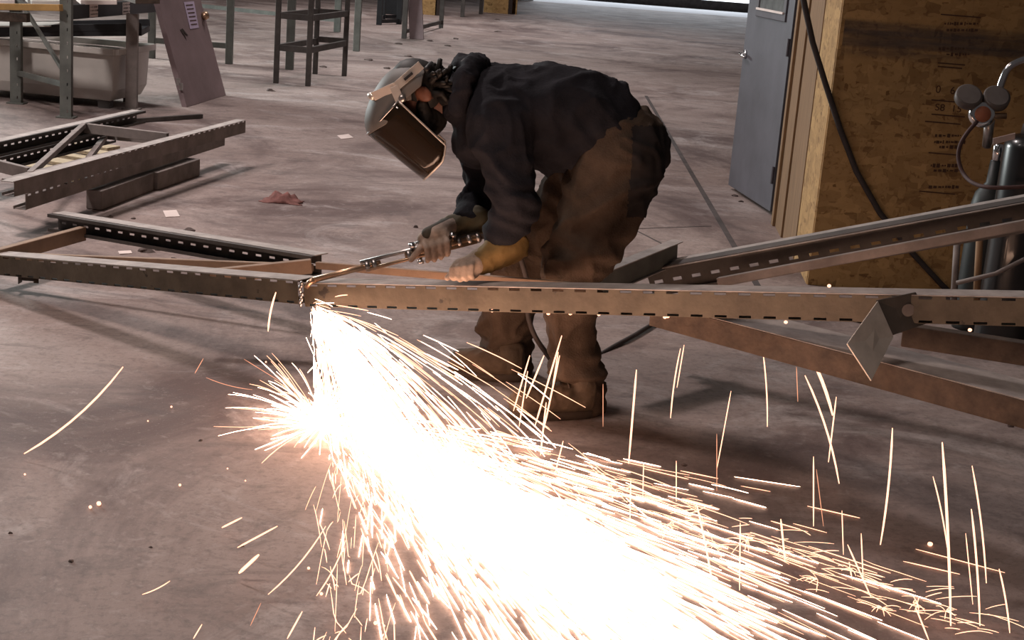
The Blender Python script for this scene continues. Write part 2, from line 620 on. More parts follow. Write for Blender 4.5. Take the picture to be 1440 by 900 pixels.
def panel(name, x0, x1, z0, z1, th, m, parent, origin, xdir, normal):
    o = MB().box(((x0 + x1) / 2, -th / 2, (z0 + z1) / 2), x1 - x0, th, z1 - z0).build(name, m, None, bevel=0.002)
    wall_local(o, origin, xdir, normal)
    o.parent = parent
    o.matrix_parent_inverse = Matrix()
    return o


panel('strand_board', 0.012, 1.32, 0.0, 2.44, 0.016, 'osb', wallr, C0, fdir, sdir)
panel('strand_board', 1.324, 2.54, 0.0, 2.44, 0.016, 'osb', wallr, C0, fdir, sdir)
panel('strand_board', 2.544, 4.9, 0.0, 2.44, 0.016, 'osb', wallr, C0, fdir, sdir)


# grimy band and stencilled print on the board
def on_front(px, py):
    d = ray(px, py)
    n = sdir
    t = (C0 - CO).dot(n) / d.dot(n)
    p = CO + d * t
    return (p - C0).dot(fdir), p.z


def print_text(body, px, py, hpx, squash=1.0):
    x, z = on_front(px, py)
    cu = bpy.data.curves.new('stamp_text', 'FONT')
    cu.body = body
    cu.size = hpx / FPX * 7.4 * 1.35
    cu.align_x = 'CENTER'
    o = bpy.data.objects.new('stamp_print', cu)
    COL.objects.link(o)
    cu.materials.append(M['osbink'])
    o.matrix_world = Matrix.Translation(C0 + fdir * x - sdir * 0.0175 + Vector((0, 0, z))) @ Matrix(((fdir.x, 0, -sdir.x, 0), (fdir.y, 0, -sdir.y, 0), (0, 1, 0, 0), (0, 0, 0, 1))) @ Matrix.Diagonal((squash, 1, 1, 1))
    o.parent = wallr
    return o


print_text('0   6', 1328, 131, 11)
print_text('S8  15', 1332, 156, 10, 1.1)
# smudged, unreadable lines of print
sm_ = MB()
for (x, y, w_) in ((1350, 33, 46), (1350, 42, 40), (1336, 68, 34), (1345, 76, 30), (1332, 190, 36), (1334, 199, 42), (1335, 206, 30), (1330, 232, 44), (1330, 239, 36), (1325, 262, 40)):
    x_ = x - w_ / 2
    while x_ < x + w_ / 2:
        g_w = random.uniform(1.5, 5)
        xa, za = on_front(x_, y)
        xb, zb = on_front(x_ + g_w, y)
        sm_.bar(C0 + fdir * xa - sdir * 0.0172 + Vector((0, 0, za)), C0 + fdir * xb - sdir * 0.0172 + Vector((0, 0, za)), 0.0008, random.uniform(0.006, 0.02))
        x_ += g_w + random.uniform(0.6, 2.5)
sm_.build('smudged_print', 'osbink', wallr)
pm = MB()
for (x0, y0, x1, y1) in ((1309, 140, 1356, 143), (1309, 160, 1356, 163), (1300, 170, 1350, 173), (1305, 214, 1345, 216), (1292, 268, 1342, 272), (1322, 20, 1378, 24), (1318, 88, 1356, 91), (1318, 93, 1352, 96)):
    xa, za = on_front(x0, y0)
    xb, zb = on_front(x1, y1)
    A = C0 + fdir * xa - sdir * 0.0172 + Vector((0, 0, za))
    B = C0 + fdir * xb - sdir * 0.0172 + Vector((0, 0, za))
    pm.bar(A, B, 0.0008, 0.006)
pm.build('stamp_rule', 'osbink', wallr)
gm, gnt, gpb = new_mat('grime_smear')
g_n = gnt.nodes.new('ShaderNodeTexNoise')
g_n.inputs['Scale'].default_value = 5
g_n.inputs['Detail'].default_value = 8
g_r = gnt.nodes.new('ShaderNodeMapRange')
g_r.inputs['From Min'].default_value = 0.36
g_r.inputs['From Max'].default_value = 0.62
g_r.inputs['To Max'].default_value = 0.55
gnt.links.new(g_n.outputs[0], g_r.inputs[0])
gnt.links.new(g_r.outputs[0], gpb.inputs['Alpha'])
g_t = gnt.nodes.new('ShaderNodeTexCoord')
g_s = gnt.nodes.new('ShaderNodeSeparateXYZ')
gnt.links.new(g_t.outputs['Generated'], g_s.inputs[0])
g_m = None
for (a_, b_) in ((0.0, 0.45), (1.0, 0.8)):
    g_q = gnt.nodes.new('ShaderNodeMapRange')
    g_q.interpolation_type = 'SMOOTHSTEP'
    g_q.inputs['From Min'].default_value = a_
    g_q.inputs['From Max'].default_value = b_
    gnt.links.new(g_s.outputs['Z'], g_q.inputs[0])
    g_x = gnt.nodes.new('ShaderNodeMath')
    g_x.operation = 'MULTIPLY'
    gnt.links.new(g_q.outputs[0], g_x.inputs[0])
    gnt.links.new(g_m if g_m else g_r.outputs[0], g_x.inputs[1])
    g_m = g_x.outputs[0]
gnt.links.new(g_m, gpb.inputs['Alpha'])
gpb.inputs['Base Color'].default_value = (0.12, 0.092, 0.08, 1)
gpb.inputs['Roughness'].default_value = 0.8
xa, za = on_front(1186, 42)
xb, zb = on_front(1440, 84)
gb = MB().box(((xa + 2.4) / 2, -0.0168 - 0.0004, (za + zb) / 2), 2.4 - xa, 0.0006, za - zb + 0.14).build('grime_band', gm, None)
wall_local(gb, C0, fdir, sdir)
gb.parent = wallr

# side wall (runs away from the camera) with jamb boards and the door
walls = struct(MB().bar(C0 + fdir * 0.09 + Vector((0, 0, 1.5)), C0 + fdir * 0.09 + sdir * 1.72 + Vector((0, 0, 1.5)), 0.13, 3.0).build('wall_side', 'lumber'))
HY = 9.3
for (a, b, m, th) in ((0.0, 0.62, 'osb', 0.016), (0.63, 1.25, 'lumber', 0.02), (1.26, 1.62, 'lumber', 0.032), (1.625, 1.72, 'lumber', 0.05)):
    o = MB().box(((a + b) / 2, -th / 2, 1.5), b - a, th, 3.0).build('wall_board', m, None, bevel=0.002)
    wall_local(o, C0 + fdir * 0.024, sdir, fdir)
    o.parent = walls
struct(MB().bar(C0 + fdir * 0.09 + sdir * 2.75 + Vector((0, 0, 1.5)), C0 + fdir * 0.09 + sdir * 4.2 + Vector((0, 0, 1.5)), 0.13, 3.0).build('wall_far_side', 'lumber'))
hin = gp(1087, 301, 0.012)
fre = gp(1028, 263, 0.012)
ddir = (fre - hin)
DW = ddir.length
ddir.normalize()
dn = Vector((-ddir.y, ddir.x, 0))          # towards the hall
if dn.x > 0:
    dn = -dn
door = struct(MB().box((DW / 2, 0, 1.03), DW, 0.045, 2.03).build('door_1', 'door', None, bevel=0.003))
door.matrix_world = Matrix(((ddir.x, -dn.x, 0, hin.x), (ddir.y, -dn.y, 0, hin.y), (0, 0, 1, 0.012), (0, 0, 0, 1)))


def door_part(name, mb, m, bev=0.0, smooth=False):
    o = mb.build(name, m, None, smooth, bev)
    o.parent = door
    return o


door_part('window_frame', MB().box((0.46, -0.026, 1.235), 0.66, 0.02, 0.05).box((0.46, -0.026, 1.86), 0.66, 0.02, 0.05).box((0.155, -0.026, 1.55), 0.05, 0.02, 0.58).box((0.765, -0.026, 1.55), 0.05, 0.02, 0.58), 'door_dark', 0.004)
door_part('window_ledge', MB().box((0.46, -0.04, 1.262), 0.6, 0.012, 0.014), 'paper')
door_part('window_pane', MB().box((0.46, -0.024, 1.55), 0.58, 0.004, 0.6), 'glass')
hz = 0.94
door_part('lever_handle', MB().lathe((DW - 0.07, -0.022, hz), (0, -1, 0), [(0, 0), (0.03, 0), (0.03, 0.012), (0.012, 0.016), (0.012, 0.05), (0, 0.05)]).tube([(DW - 0.07, -0.062, hz), (DW - 0.12, -0.066, hz - 0.002), (DW - 0.19, -0.064, hz - 0.012)], 0.011), 'chrome', 0, True)
for z in (0.25, 1.06, 1.8):
    door_part('hinge', MB().lathe((0.012, -0.03, z - 0.055), (0, 0, 1), [(0, 0), (0.011, 0), (0.011, 0.11), (0, 0.11)], 10).box((0.045, -0.0235, z), 0.06, 0.004, 0.11), 'door_dark')

# dark cable hanging down the boards
pts = []
for i, (x, y) in enumerate(((1124, -30), (1131, 5), (1143, 60), (1160, 118), (1180, 180), (1203, 240), (1236, 298), (1285, 358), (1322, 398), (1345, 420))):
    if i < 3:
        q = at(x, y, 7.40)
    else:
        u, z = on_front(x, y)
        q = C0 + fdir * u - sdir * 0.034 + Vector((0, 0, z))
    pts.append(q)
cab = MB().tube(pts, 0.015, 8).build('cable', 'hose', None, True)
tag(cab, 'dark cable running diagonally down the strand board wall', 'cable')

# ================================================================== BENT RACK FRAME BEING CUT
UP = Vector((0, 0, 1))
S_CUT = at(424, 412, 5.0)
FL0 = gp(-60, 368, 0.085)
FR1 = at(1520, 441, 4.02)
FR_A = at(428, 415, 4.995)
frame_l = thing('rack_frame_half', FL0, 'olive slotted rack frame left of the cut, sloping down to the floor', 'rack frame')
build_channel('post', 'olive', frame_l, FL0, at(419, 411.5, 5.01), UP, (0.5, 0.86, 0))
bA, bB = gp(82, 311, 0.16), gp(452, 372, 0.26)
build_channel('post', 'darkrack', frame_l, bB, bA, UP, (-0.5, -0.86, 0), rows=((0.38, 0.5),), slot=0.034, D=0.06)
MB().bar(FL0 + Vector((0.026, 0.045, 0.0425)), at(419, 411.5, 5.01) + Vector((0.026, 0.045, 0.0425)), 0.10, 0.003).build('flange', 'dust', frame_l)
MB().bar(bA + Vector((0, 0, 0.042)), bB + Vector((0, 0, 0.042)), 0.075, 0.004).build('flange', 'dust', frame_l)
MB().bar(gp(-30, 368, 0.14), gp(117, 328, 0.15), 0.035, 0.065).build('brace', 'rustbrace', frame_l, bevel=0.004)
MB().bar(gp(10, 360, 0.13), gp(440, 377, 0.25), 0.025, 0.032).build('brace', 'rustbrace', frame_l, bevel=0.003)
MB().bar(at(282, 390, 5.45), at(438, 374, 5.55), 0.03, 0.055).build('brace', 'rustbrace', frame_l, bevel=0.003)
cl = MB()
q = at(42, 383, 6.08)
cl.box(q, 0.07, 0.004, 0.075).box(q + Vector((-0.035, -0.02, -0.004)), 0.004, 0.04, 0.08)
clp = cl.build('beam_clip', 'darkplate', frame_l)
MB().box(q + Vector((0.034, -0.022, -0.006)), 0.02, 0.006, 0.066).build('clip_tab', 'rust', clp)

frame_r = thing('rack_frame_half', FR_A, 'olive slotted rack frame right of the cut, held down by the gloved hand', 'rack frame')
build_channel('post', 'olive', frame_r, FR_A, FR1, UP, (0.35, 0.93, 0))
MB().bar(FR_A + Vector((0.016, 0.046, 0.0425)), FR1 + Vector((0.016, 0.046, 0.0425)), 0.10, 0.003).build('flange', 'dust', frame_r)
MB().bar(at(446, 373, 5.5), at(800, 402, 4.78), 0.02, 0.028).build('brace', 'rustbrace', frame_r, bevel=0.003)
# molten drips in the kerf
dr = MB()
for i in range(9):
    p = at(424 + random.uniform(-2.5, 2.5), 398 + i * 3.8, 4.975)
    dr.ellipsoid(p, 0.006, 0.006, 0.008 + random.random() * 0.004, n=8)
dr.build('melted_edge', 'steel', frame_r, True)
# bolt plates seen end on along the lower edge glow where slag sticks
for k, (x, y) in enumerate(sorted(((692, 437), (771, 441), (802, 441), (842, 442), (935, 446), (939, 445), (1105, 453), (1364, 464), (1166, 402)))):
    b = MB().ellipsoid(at(x, y, 4.99 - (x - 428) / 1092 * 0.97 - 0.012), 0.006, 0.006, 0.005, n=8).build('glowing_slag_bead', 'spark_mid', None, True)
    tag(b, ORD[k] + ' glowing slag bead from the left on the steel post', 'slag bead', 'slag beads on the post')

# the other post and braces of the right half, rising to the right
UA, UB = at(912, 393, 5.75), at(1530, 283, 5.15)
UN = Vector((0, -0.2, 0.98)).normalized()
frame_u = thing('rack_post', UA, 'dark slotted steel post rising to the right in front of the strand board', 'steel post')
build_channel('post', 'darkrack', frame_u, UB, UA, UN, (-0.3, -0.93, -0.2), rows=((0.30, 0.42),), W=0.115, D=0.05, slot=0.036)
UO = Vector((0, -0.98, -0.2)).normalized()
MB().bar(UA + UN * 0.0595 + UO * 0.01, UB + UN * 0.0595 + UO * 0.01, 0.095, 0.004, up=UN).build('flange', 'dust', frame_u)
br = MB().bar(at(1010, 397, 5.45), at(1500, 305, 4.95), 0.03, 0.036).build('steel_strut', 'greyrack', None, bevel=0.004)
tag(br, 'grey square strut rising below the dark slotted post', 'steel strut')
st = thing('cross_brace', at(840, 398, 5.3), 'short grey green channel stub behind the worker\'s knee', 'steel stub')
sA, sB = at(838, 402, 5.3), at(952, 355, 5.75)
MB().bar(sA, sB, 0.004, 0.085).build('web', 'greenrack', st)
MB().bar(sA + Vector((0.0, 0.02, 0.043)), sB + Vector((0, 0.02, 0.043)), 0.05, 0.004).build('flange', 'dust', st)
MB().bar(sA + Vector((0.0, 0.02, -0.043)), sB + Vector((0, 0.02, -0.043)), 0.05, 0.004).build('flange', 'dust', st)

# brown channel crossing below, towards the camera
LA, LB = at(915, 441, 4.70), at(1560, 615, 3.75)
low = thing('steel_channel', LA, 'rusty brown channel under the post, running towards the camera at right', 'steel channel')
ld = (LB - LA).normalized()
lside = ld.cross(UP).normalized()
if lside.y < 0:
    lside = -lside
MB().bar(LA, LB, 0.005, 0.075).build('web', 'rust', low)
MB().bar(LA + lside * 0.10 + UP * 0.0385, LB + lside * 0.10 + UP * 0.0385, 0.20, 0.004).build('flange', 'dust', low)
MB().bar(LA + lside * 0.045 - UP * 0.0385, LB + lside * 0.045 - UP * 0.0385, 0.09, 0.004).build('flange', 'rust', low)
o = MB().bar(at(1270, 470, 4.5), at(1560, 515, 4.25), 0.05, 0.07).build('steel_bar', 'rust', None, bevel=0.004)
tag(o, 'rusty square bar just below the slotted post at the right edge', 'steel bar')

# foot plate bracket
fp = thing('foot_plate_bracket', at(1245, 470, 4.2), 'bent foot plate bracket with one round hole on the long post', 'bracket')


def slab(pts, th, name, m, parent):
    P = [Vector(p) for p in pts]
    n = (P[1] - P[0]).cross(P[2] - P[0]).normalized() * th
    mb = MB()
    k = len(P)
    mb.add(P + [p + n for p in P], [tuple(range(k)), tuple(range(2 * k - 1, k - 1, -1))] + [(i, (i + 1) % k, (i + 1) % k + k, i + k) for i in range(k)])
    return mb.build(name, m, parent, bevel=0.0008)


dp = [at(1232, 423, 4.19), at(1288, 411, 4.20), at(1309, 453, 4.20), at(1254, 472, 4.17)]
slab(dp, 0.006, 'dark_plate', 'darkplate', fp)
slab([at(1233, 424, 4.185), at(1190, 484, 4.08), at(1224, 536, 4.05), at(1255, 474, 4.165)], 0.006, 'lit_tone_plate', 'plate', fp)  # same bent steel as the dark plate, painted brighter as if lit
hn = (dp[1] - dp[0]).cross(dp[2] - dp[0]).normalized()
if hn.y > 0:
    hn = -hn
hc = at(1277, 436, 4.195) + hn * 0.001
MB().lathe(hc, hn, [(0, 0), (0.019, 0), (0.019, 0.0015), (0, 0.0015)], 20).build('bolt_hole', 'greyrack', fp)
MB().lathe(at(1218, 494, 4.095), (-0.6, -0.7, 0.3), [(0, 0), (0.004, 0), (0.004, 0.002), (0, 0.002)], 10).build('rivet_hole', 'darkplate', fp)

# ================================================================== THE WORKER
MIDY = 5.13
J = dict(
    pelvis=at(866, 208, MIDY), waist=at(822, 168, MIDY), mid=at(762, 166, MIDY), chest=at(705, 158, MIDY), neckb=at(655, 142, MIDY - 0.01),
    nhip=at(862, 232, MIDY - 0.11), fhip=at(838, 235, MIDY + 0.12),
    nknee=at(806, 378, 4.98), nank=at(808, 548, 5.03), fknee=at(734, 385, 5.32), fank=at(712, 512, 5.42),
    nsh=at(703, 165, MIDY - 0.2), nel=at(722, 285, MIDY - 0.28), nwr=at(694, 352, 4.86),
    fsh=at(684, 175, MIDY + 0.19), fel=at(684, 268, MIDY + 0.20), fwr=at(646, 316, 5.17))
HC = at(588, 140, 5.10)
U_img = Vector((-0.82, 0, 0.57)).normalized()
F_img = Vector((-0.57, 0, -0.82)).normalized()
# rotate with the picture roll so that these match the frame, and let him look a touch towards the camera
rollm = Matrix.Rotation(ROLL, 3, 'Y')
U_h = (rollm @ U_img).normalized()
F_h = (rollm @ F_img + Vector((0, -0.10, 0))).normalized()
U_h = (U_h - F_h * U_h.dot(F_h)).normalized()
S_h = Vector(F_h).cross(U_h).normalized()
if S_h.y > 0:
    S_h = -S_h


def H(u, f, s):
    return HC + U_h * u + F_h * f + S_h * s


HR = Matrix((F_h, S_h, U_h)).transposed()

b = MB()
b.ellipsoid(H(0.02, 0.0, 0), 0.098, 0.078, 0.105, HR)
b.ellipsoid(H(-0.055, 0.03, 0), 0.068, 0.058, 0.075, HR)
b.rcone(H(-0.01, 0.095, 0), 0.012, H(-0.04, 0.112, 0), 0.017)
b.ellipsoid(H(-0.085, 0.085, 0), 0.016, 0.028, 0.010, HR)
for s in (-1, 1):
    b.ellipsoid(H(0.0, -0.03, s * 0.092), 0.026, 0.016, 0.036, HR, 12)
    b.ellipsoid(H(0.012, 0.082, s * 0.034), 0.012, 0.017, 0.012, HR, 10)
b.rcone(H(-0.05, -0.03, 0), 0.054, J['neckb'], 0.06)
b.rcone(J['neckb'], 0.06, J['chest'], 0.11)
b.rcone(J['chest'], 0.11, J['mid'], 0.13)
b.rcone(J['mid'], 0.13, J['pelvis'], 0.125)
for a in 'nf':
    b.rcone(J['chest'], 0.10, J[a + 'sh'].lerp(J['chest'], 0.25), 0.055)
    b.rcone(J[a + 'sh'].lerp(J['chest'], 0.2), 0.052, J[a + 'el'], 0.043)
    b.rcone(J[a + 'el'], 0.045, J[a + 'wr'], 0.032)
    b.rcone(J['pelvis'], 0.12, J[a + 'hip'], 0.10)
    b.rcone(J[a + 'hip'], 0.095, J[a + 'knee'], 0.065)
    b.rcone(J[a + 'knee'], 0.06, J[a + 'ank'], 0.04)
person = remeshed(b, 'person', 'skin', None, 0.009, 4)
tag(person, 'person bent over in dark sweatshirt, brown trousers and face shield, holding a cutting torch', 'person')


def folds(amp, freq, seed, st=(1, 1, 1)):
    def f(p):
        q = Vector((p.x * st[0], p.y * st[1], p.z * st[2])) * freq + Vector((seed, seed * 2, 0))
        e_ = q * 0.6
        w = Vector((mnoise.noise(e_ + Vector((9.1, 0, 0))), mnoise.noise(e_ + Vector((0, 7.3, 0))), mnoise.noise(e_ + Vector((0, 0, 5.7))))) * 0.8
        r = (1 - min(1, abs(mnoise.noise(q + w)) * 2.4)) ** 2
        r2 = (1 - min(1, abs(mnoise.noise((q + w) * 2.1 + Vector((5, 1, 2)))) * 2.2)) ** 2
        return amp * (r * 1.1 + r2 * 0.6 - 0.45)
    return f


def ring_folds(base, joints):
    def f(p):
        d = base(p)
        for (c, axis, rad, amp, lam) in joints:
            t = (p - c).dot(axis)
            g = math.exp(-((p - c).length / rad) ** 2)
            d += amp * g * math.sin(2 * math.pi * (t + 0.02 * mnoise.noise(p * 14)) / lam)
        return d
    return f


# sweatshirt
s = MB()


def tring(c, d, rv, ry, n=28):
    d = Vector(d).normalized()
    yv = Vector((0, 1, 0))
    vv = d.cross(yv).normalized()
    return [Vector(c) + vv * rv * math.cos(t) + yv * ry * math.sin(t) for t in [2 * math.pi * k / n for k in range(n)]]


sp = [(888, 192, 0.125, 0.17), (862, 186, 0.165, 0.195), (820, 172, 0.185, 0.205), (765, 166, 0.188, 0.215), (715, 156, 0.158, 0.225), (682, 148, 0.135, 0.20), (655, 143, 0.105, 0.13), (640, 146, 0.085, 0.095), (629, 152, 0.074, 0.082)]
P = [at(x, y, MIDY) for x, y, _, _ in sp]
s.loft([tring(P[i], P[min(i + 1, len(P) - 1)] - P[max(i - 1, 0)], sp[i][2], sp[i][3]) for i in range(len(P))])
s.rcone(at(700, 168, MIDY - 0.14), 0.115, at(704, 190, MIDY - 0.2), 0.108)
s.rcone(at(704, 180, MIDY - 0.2), 0.108, J['nel'], 0.082)
s.rcone(J['nel'], 0.083, at(706, 330, 4.86), 0.066)
s.rcone(at(690, 172, MIDY + 0.14), 0.11, at(684, 190, MIDY + 0.2), 0.10)
s.rcone(at(684, 186, MIDY + 0.2), 0.10, J['fel'], 0.074)
s.rcone(J['fel'], 0.074, at(660, 305, 5.19), 0.056)
s.rcone(at(676, 190, MIDY - 0.05), 0.09, at(672, 205, MIDY + 0.05), 0.085)
adir = (J['nwr'] - J['nel']).normalized()
fdir2 = (J['fwr'] - J['fel']).normalized()
sf = ring_folds(folds(0.017, 4.6, 3.3, (1.2, 1, 0.6)), [
    (J['nel'], adir, 0.13, 0.008, 0.052), (J['fel'], fdir2, 0.12, 0.007, 0.05),
    (at(830, 225, MIDY - 0.15), Vector((0.75, 0, 0.6)).normalized(), 0.15, 0.009, 0.07)])
shirt = remeshed(s, 'sweatshirt', 'shirt', person, 0.010, 9, sf)
# hood bunched behind the neck
hd = MB()
for (a, c, r) in (((668, 92, 5.08), (652, 112, 4.99), 0.04), ((672, 94, 5.20), (668, 92, 5.08), 0.045), ((652, 112, 4.99), (644, 150, 4.98), 0.036), ((672, 94, 5.20), (650, 120, 5.28), 0.04), ((655, 98, 5.1), (650, 92, 5.16), 0.045)):
    hd.rcone(at(*a), r, at(*c), r * 0.9)
remeshed(hd, 'hood', 'shirt', person, 0.010, 4, folds(0.008, 12, 1.2))

# trousers
t = MB()
t.ellipsoid(at(868, 212, MIDY), 0.168, 0.19, 0.165)
t.rcone(at(866, 225, MIDY - 0.09), 0.158, at(838, 300, 5.0), 0.138)
t.rcone(at(838, 300, 5.0), 0.138, J['nknee'], 0.112)
t.rcone(J['nknee'], 0.112, at(803, 470, 5.01), 0.092)
t.rcone(at(803, 470, 5.01), 0.094, at(812, 560, 5.03), 0.098)
t.rcone(at(840, 232, MIDY + 0.12), 0.15, at(785, 310, 5.29), 0.125)
t.rcone(at(785, 310, 5.29), 0.125, J['fknee'], 0.104)
t.rcone(J['fknee'], 0.104, at(708, 462, 5.38), 0.094)
t.rcone(at(708, 462, 5.38), 0.092, at(717, 522, 5.42), 0.092)
tf = ring_folds(folds(0.019, 4.8, 8.1, (0.9, 1, 0.9)), [
    (J['nknee'] + Vector((0.05, 0, 0)), Vector((0.3, 0, 1)).normalized(), 0.16, 0.009, 0.075),
    (at(806, 525, 5.03), UP, 0.15, 0.014, 0.068), (at(710, 495, 5.4), UP, 0.12, 0.012, 0.06),
    (at(790, 260, 5.1), Vector((0.5, 0, 0.8)).normalized(), 0.16, 0.010, 0.075), (J['fknee'], UP, 0.14, 0.009, 0.07)])
trous = remeshed(t, 'trousers', 'trouser', person, 0.010, 8, tf)
# dark seat and pocket panel, a shell pushed off the trouser surface
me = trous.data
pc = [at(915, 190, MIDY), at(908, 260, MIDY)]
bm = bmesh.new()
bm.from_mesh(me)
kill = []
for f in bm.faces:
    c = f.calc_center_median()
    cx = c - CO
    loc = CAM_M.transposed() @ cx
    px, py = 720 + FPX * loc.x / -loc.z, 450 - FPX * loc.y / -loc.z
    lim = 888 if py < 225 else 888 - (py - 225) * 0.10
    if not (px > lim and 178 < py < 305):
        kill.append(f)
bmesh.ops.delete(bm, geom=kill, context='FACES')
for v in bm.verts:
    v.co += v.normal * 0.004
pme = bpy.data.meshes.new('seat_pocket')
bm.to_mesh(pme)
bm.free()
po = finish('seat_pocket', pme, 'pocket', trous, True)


# boots
def boot(heel, toe, name_seed):
    heel, toe = Vector(heel), Vector(toe)
    heel.z = toe.z = 0
    d = (toe - heel).normalized()
    sd = d.cross(UP)
    L = (toe - heel).length
    mb = MB()
    mb.rcone(heel + d * 0.05 + UP * 0.075, 0.047, heel + d * 0.06 + UP * 0.115, 0.05)
    mb.rcone(heel + d * 0.05 + UP * 0.062, 0.045, heel + d * (L * 0.55) + UP * 0.062, 0.048)
    mb.rcone(heel + d * (L * 0.38) + UP * 0.08, 0.046, heel + d * (L - 0.05) + UP * 0.062, 0.047)
    mb.rcone(heel + d * (L - 0.075) + UP * 0.06, 0.050, heel + d * (L - 0.05) + UP * 0.058, 0.048)
    bo = remeshed(mb, 'boot', 'boot', person, 0.008, 4, folds(0.004, 16, name_seed))
    rings = []
    for z, e in ((0.002, 0.0), (0.03, 0.004)):
        r = []
        for k in range(20):
            q = 2 * math.pi * k / 20
            xx = math.cos(q)
            wd = 0.046 + 0.008 * (xx if xx > 0 else 0)
            r.append(heel + d * (L / 2 + (L / 2 + e) * xx) + sd * (wd + e) * math.sin(q) * (1 if abs(xx) < 0.9 else 0.95) + UP * z)
        rings.append(r)
    MB().loft(rings).build('sole', 'sole', bo, True)
    lc = MB()
    for k in range(4):
        c = heel + d * (L * (0.36 + 0.08 * k)) + UP * (0.128 - 0.006 * k)
        lc.tube([c - sd * 0.03 - UP * 0.012, c + UP * 0.003, c + sd * 0.03 - UP * 0.012], 0.004, 6)
    lc.build('laces', 'sole', bo, True)


boot(gp(838, 585), gp(712, 588), 2.0)
boot(gp(738, 536), gp(628, 528), 5.0)

# ---- face shield
fs = MB()
crown_prof = [(0.052, -0.100), (0.105, -0.068), (0.138, -0.012), (0.134, 0.055), (0.118, 0.115), (0.088, 0.18), (0.040, 0.206)]
rings = []
NS = 17
grid = []
for (u, f) in crown_prof:
    row = []
    for j in range(NS):
        a = -1 + 2 * j / (NS - 1)
        th = a * R(88)
        # each rib of the crown falls towards the temples
        row.append(H(0.02 + (u - 0.02) * math.cos(th) ** 0.75, 0.0 + (f - 0.03) * (0.55 + 0.45 * math.cos(th)) + 0.03, 0.118 * math.sin(th)))
    grid.append(row)
me = bpy.data.meshes.new('crown')
vs = [p for r in grid for p in r]
fsx = [(i * NS + j, i * NS + j + 1, (i + 1) * NS + j + 1, (i + 1) * NS + j) for i in range(len(grid) - 1) for j in range(NS - 1)]
me.from_pydata(vs, [], fsx)
shield = bpy.data.objects.new('face_shield', None)
COL.objects.link(shield)
shield.location = HC
shield.parent = person
bpy.context.view_layer.update()
cr = finish('crown', me, 'crown', None, True)
cr.modifiers.new('t', 'SOLIDIFY').thickness = 0.004
sub = cr.modifiers.new('ss', 'SUBSURF')
sub.levels = sub.render_levels = 2


def to_shield(o):
    o.parent = shield
    o.matrix_parent_inverse = Matrix.Translation(HC).inverted()
    return o


to_shield(cr)
# visor: half a cylinder from temple to temple
NV, NU = 25, 9
vv = []
for i in range(NU):
    tt = i / (NU - 1)
    u = 0.046 - 0.246 * tt
    for j in range(NV):
        a = -1 + 2 * j / (NV - 1)
        th = a * R(90)
        back = 0.045 - 0.0 * tt
        depth = (0.205 - 0.018 * tt) - back
        cut = max(0.0, tt - 0.72) / 0.28
        f = back + depth * math.cos(th) ** 0.8 if abs(a) < 0.999 else back
        uu = u
        if abs(a) > 0.8:
            uu = u + 0.03 * cut * ((abs(a) - 0.8) / 0.2) ** 2
        vv.append(H(uu, f, 0.128 * math.sin(th)))
me = bpy.data.meshes.new('visor')
me.from_pydata(vv, [], [(i * NV + j, i * NV + j + 1, (i + 1) * NV + j + 1, (i + 1) * NV + j) for i in range(NU - 1) for j in range(NV - 1)])
vo = to_shield(finish('visor', me, 'visor', None, True))
vo.modifiers.new('t', 'SOLIDIFY').thickness = 0.0025
edge = [vv[i * NV + NV - 1] for i in range(NU)] + [vv[(NU - 1) * NV + j] for j in range(NV - 2, -1, -1)] + [vv[i * NV] for i in range(NU - 2, -1, -1)]
to_shield(MB().tube(edge, 0.0038, 8).build('visor_rim', 'band', None, True))
to_shield(MB().tube([vv[j] for j in range(NV)], 0.004, 8).build('visor_hinge_strip', 'steel', None, True))
# silver strap bracket on the side of the crown
for sgn in (1, -1):
    q = [H(0.118, 0.085, sgn * 0.070), H(0.128, 0.055, sgn * 0.080)]
    bp = MB()
    bp.bar(H(0.072, -0.095, sgn * 0.108), H(0.085, 0.02, sgn * 0.122), 0.004, 0.03, up=U_h)
    bp.bar(H(0.085, 0.015, sgn * 0.122), H(0.118, 0.095, sgn * 0.085), 0.004, 0.03, up=U_h)
    bp.bar(H(0.09, 0.02, sgn * 0.122), H(0.035, 0.045, sgn * 0.128), 0.004, 0.03, up=F_h)
    to_shield(bp.build('strap_bracket', 'band', None, bevel=0.001))
    to_shield(MB().bar(H(0.075, -0.055, sgn * 0.118), H(0.079, -0.02, sgn * 0.121), 0.006, 0.009, up=U_h).build('bracket_slot', 'black', None))
    to_shield(MB().lathe(H(0.042, 0.03, sgn * 0.122), S_h * sgn, [(0, 0), (0.013, 0), (0.013, 0.008), (0.007, 0.012), (0, 0.012)], 14).build('pivot_knob', 'steel', None, True))
    to_shield(MB().bar(H(0.03, 0.0, sgn * 0.108), H(0.06, 0.035, sgn * 0.115), 0.004, 0.04, up=F_h).build('temple_plate', 'crown', None, bevel=0.002))
to_shield(MB().tube([H(0.118, 0.095, 0.088), H(0.126, 0.10, 0.04), H(0.128, 0.102, 0), H(0.126, 0.10, -0.04), H(0.118, 0.095, -0.088)], 0.012, 8).build('front_band', 'band', None, True))
to_shield(MB().tube([H(0.05, -0.09 - 0.03 * math.cos(t_), 0.1 * math.sin(t_)) for t_ in [R(x) for x in range(-90, 91, 18)]], 0.009, 8).build('headband', 'black', None, True))

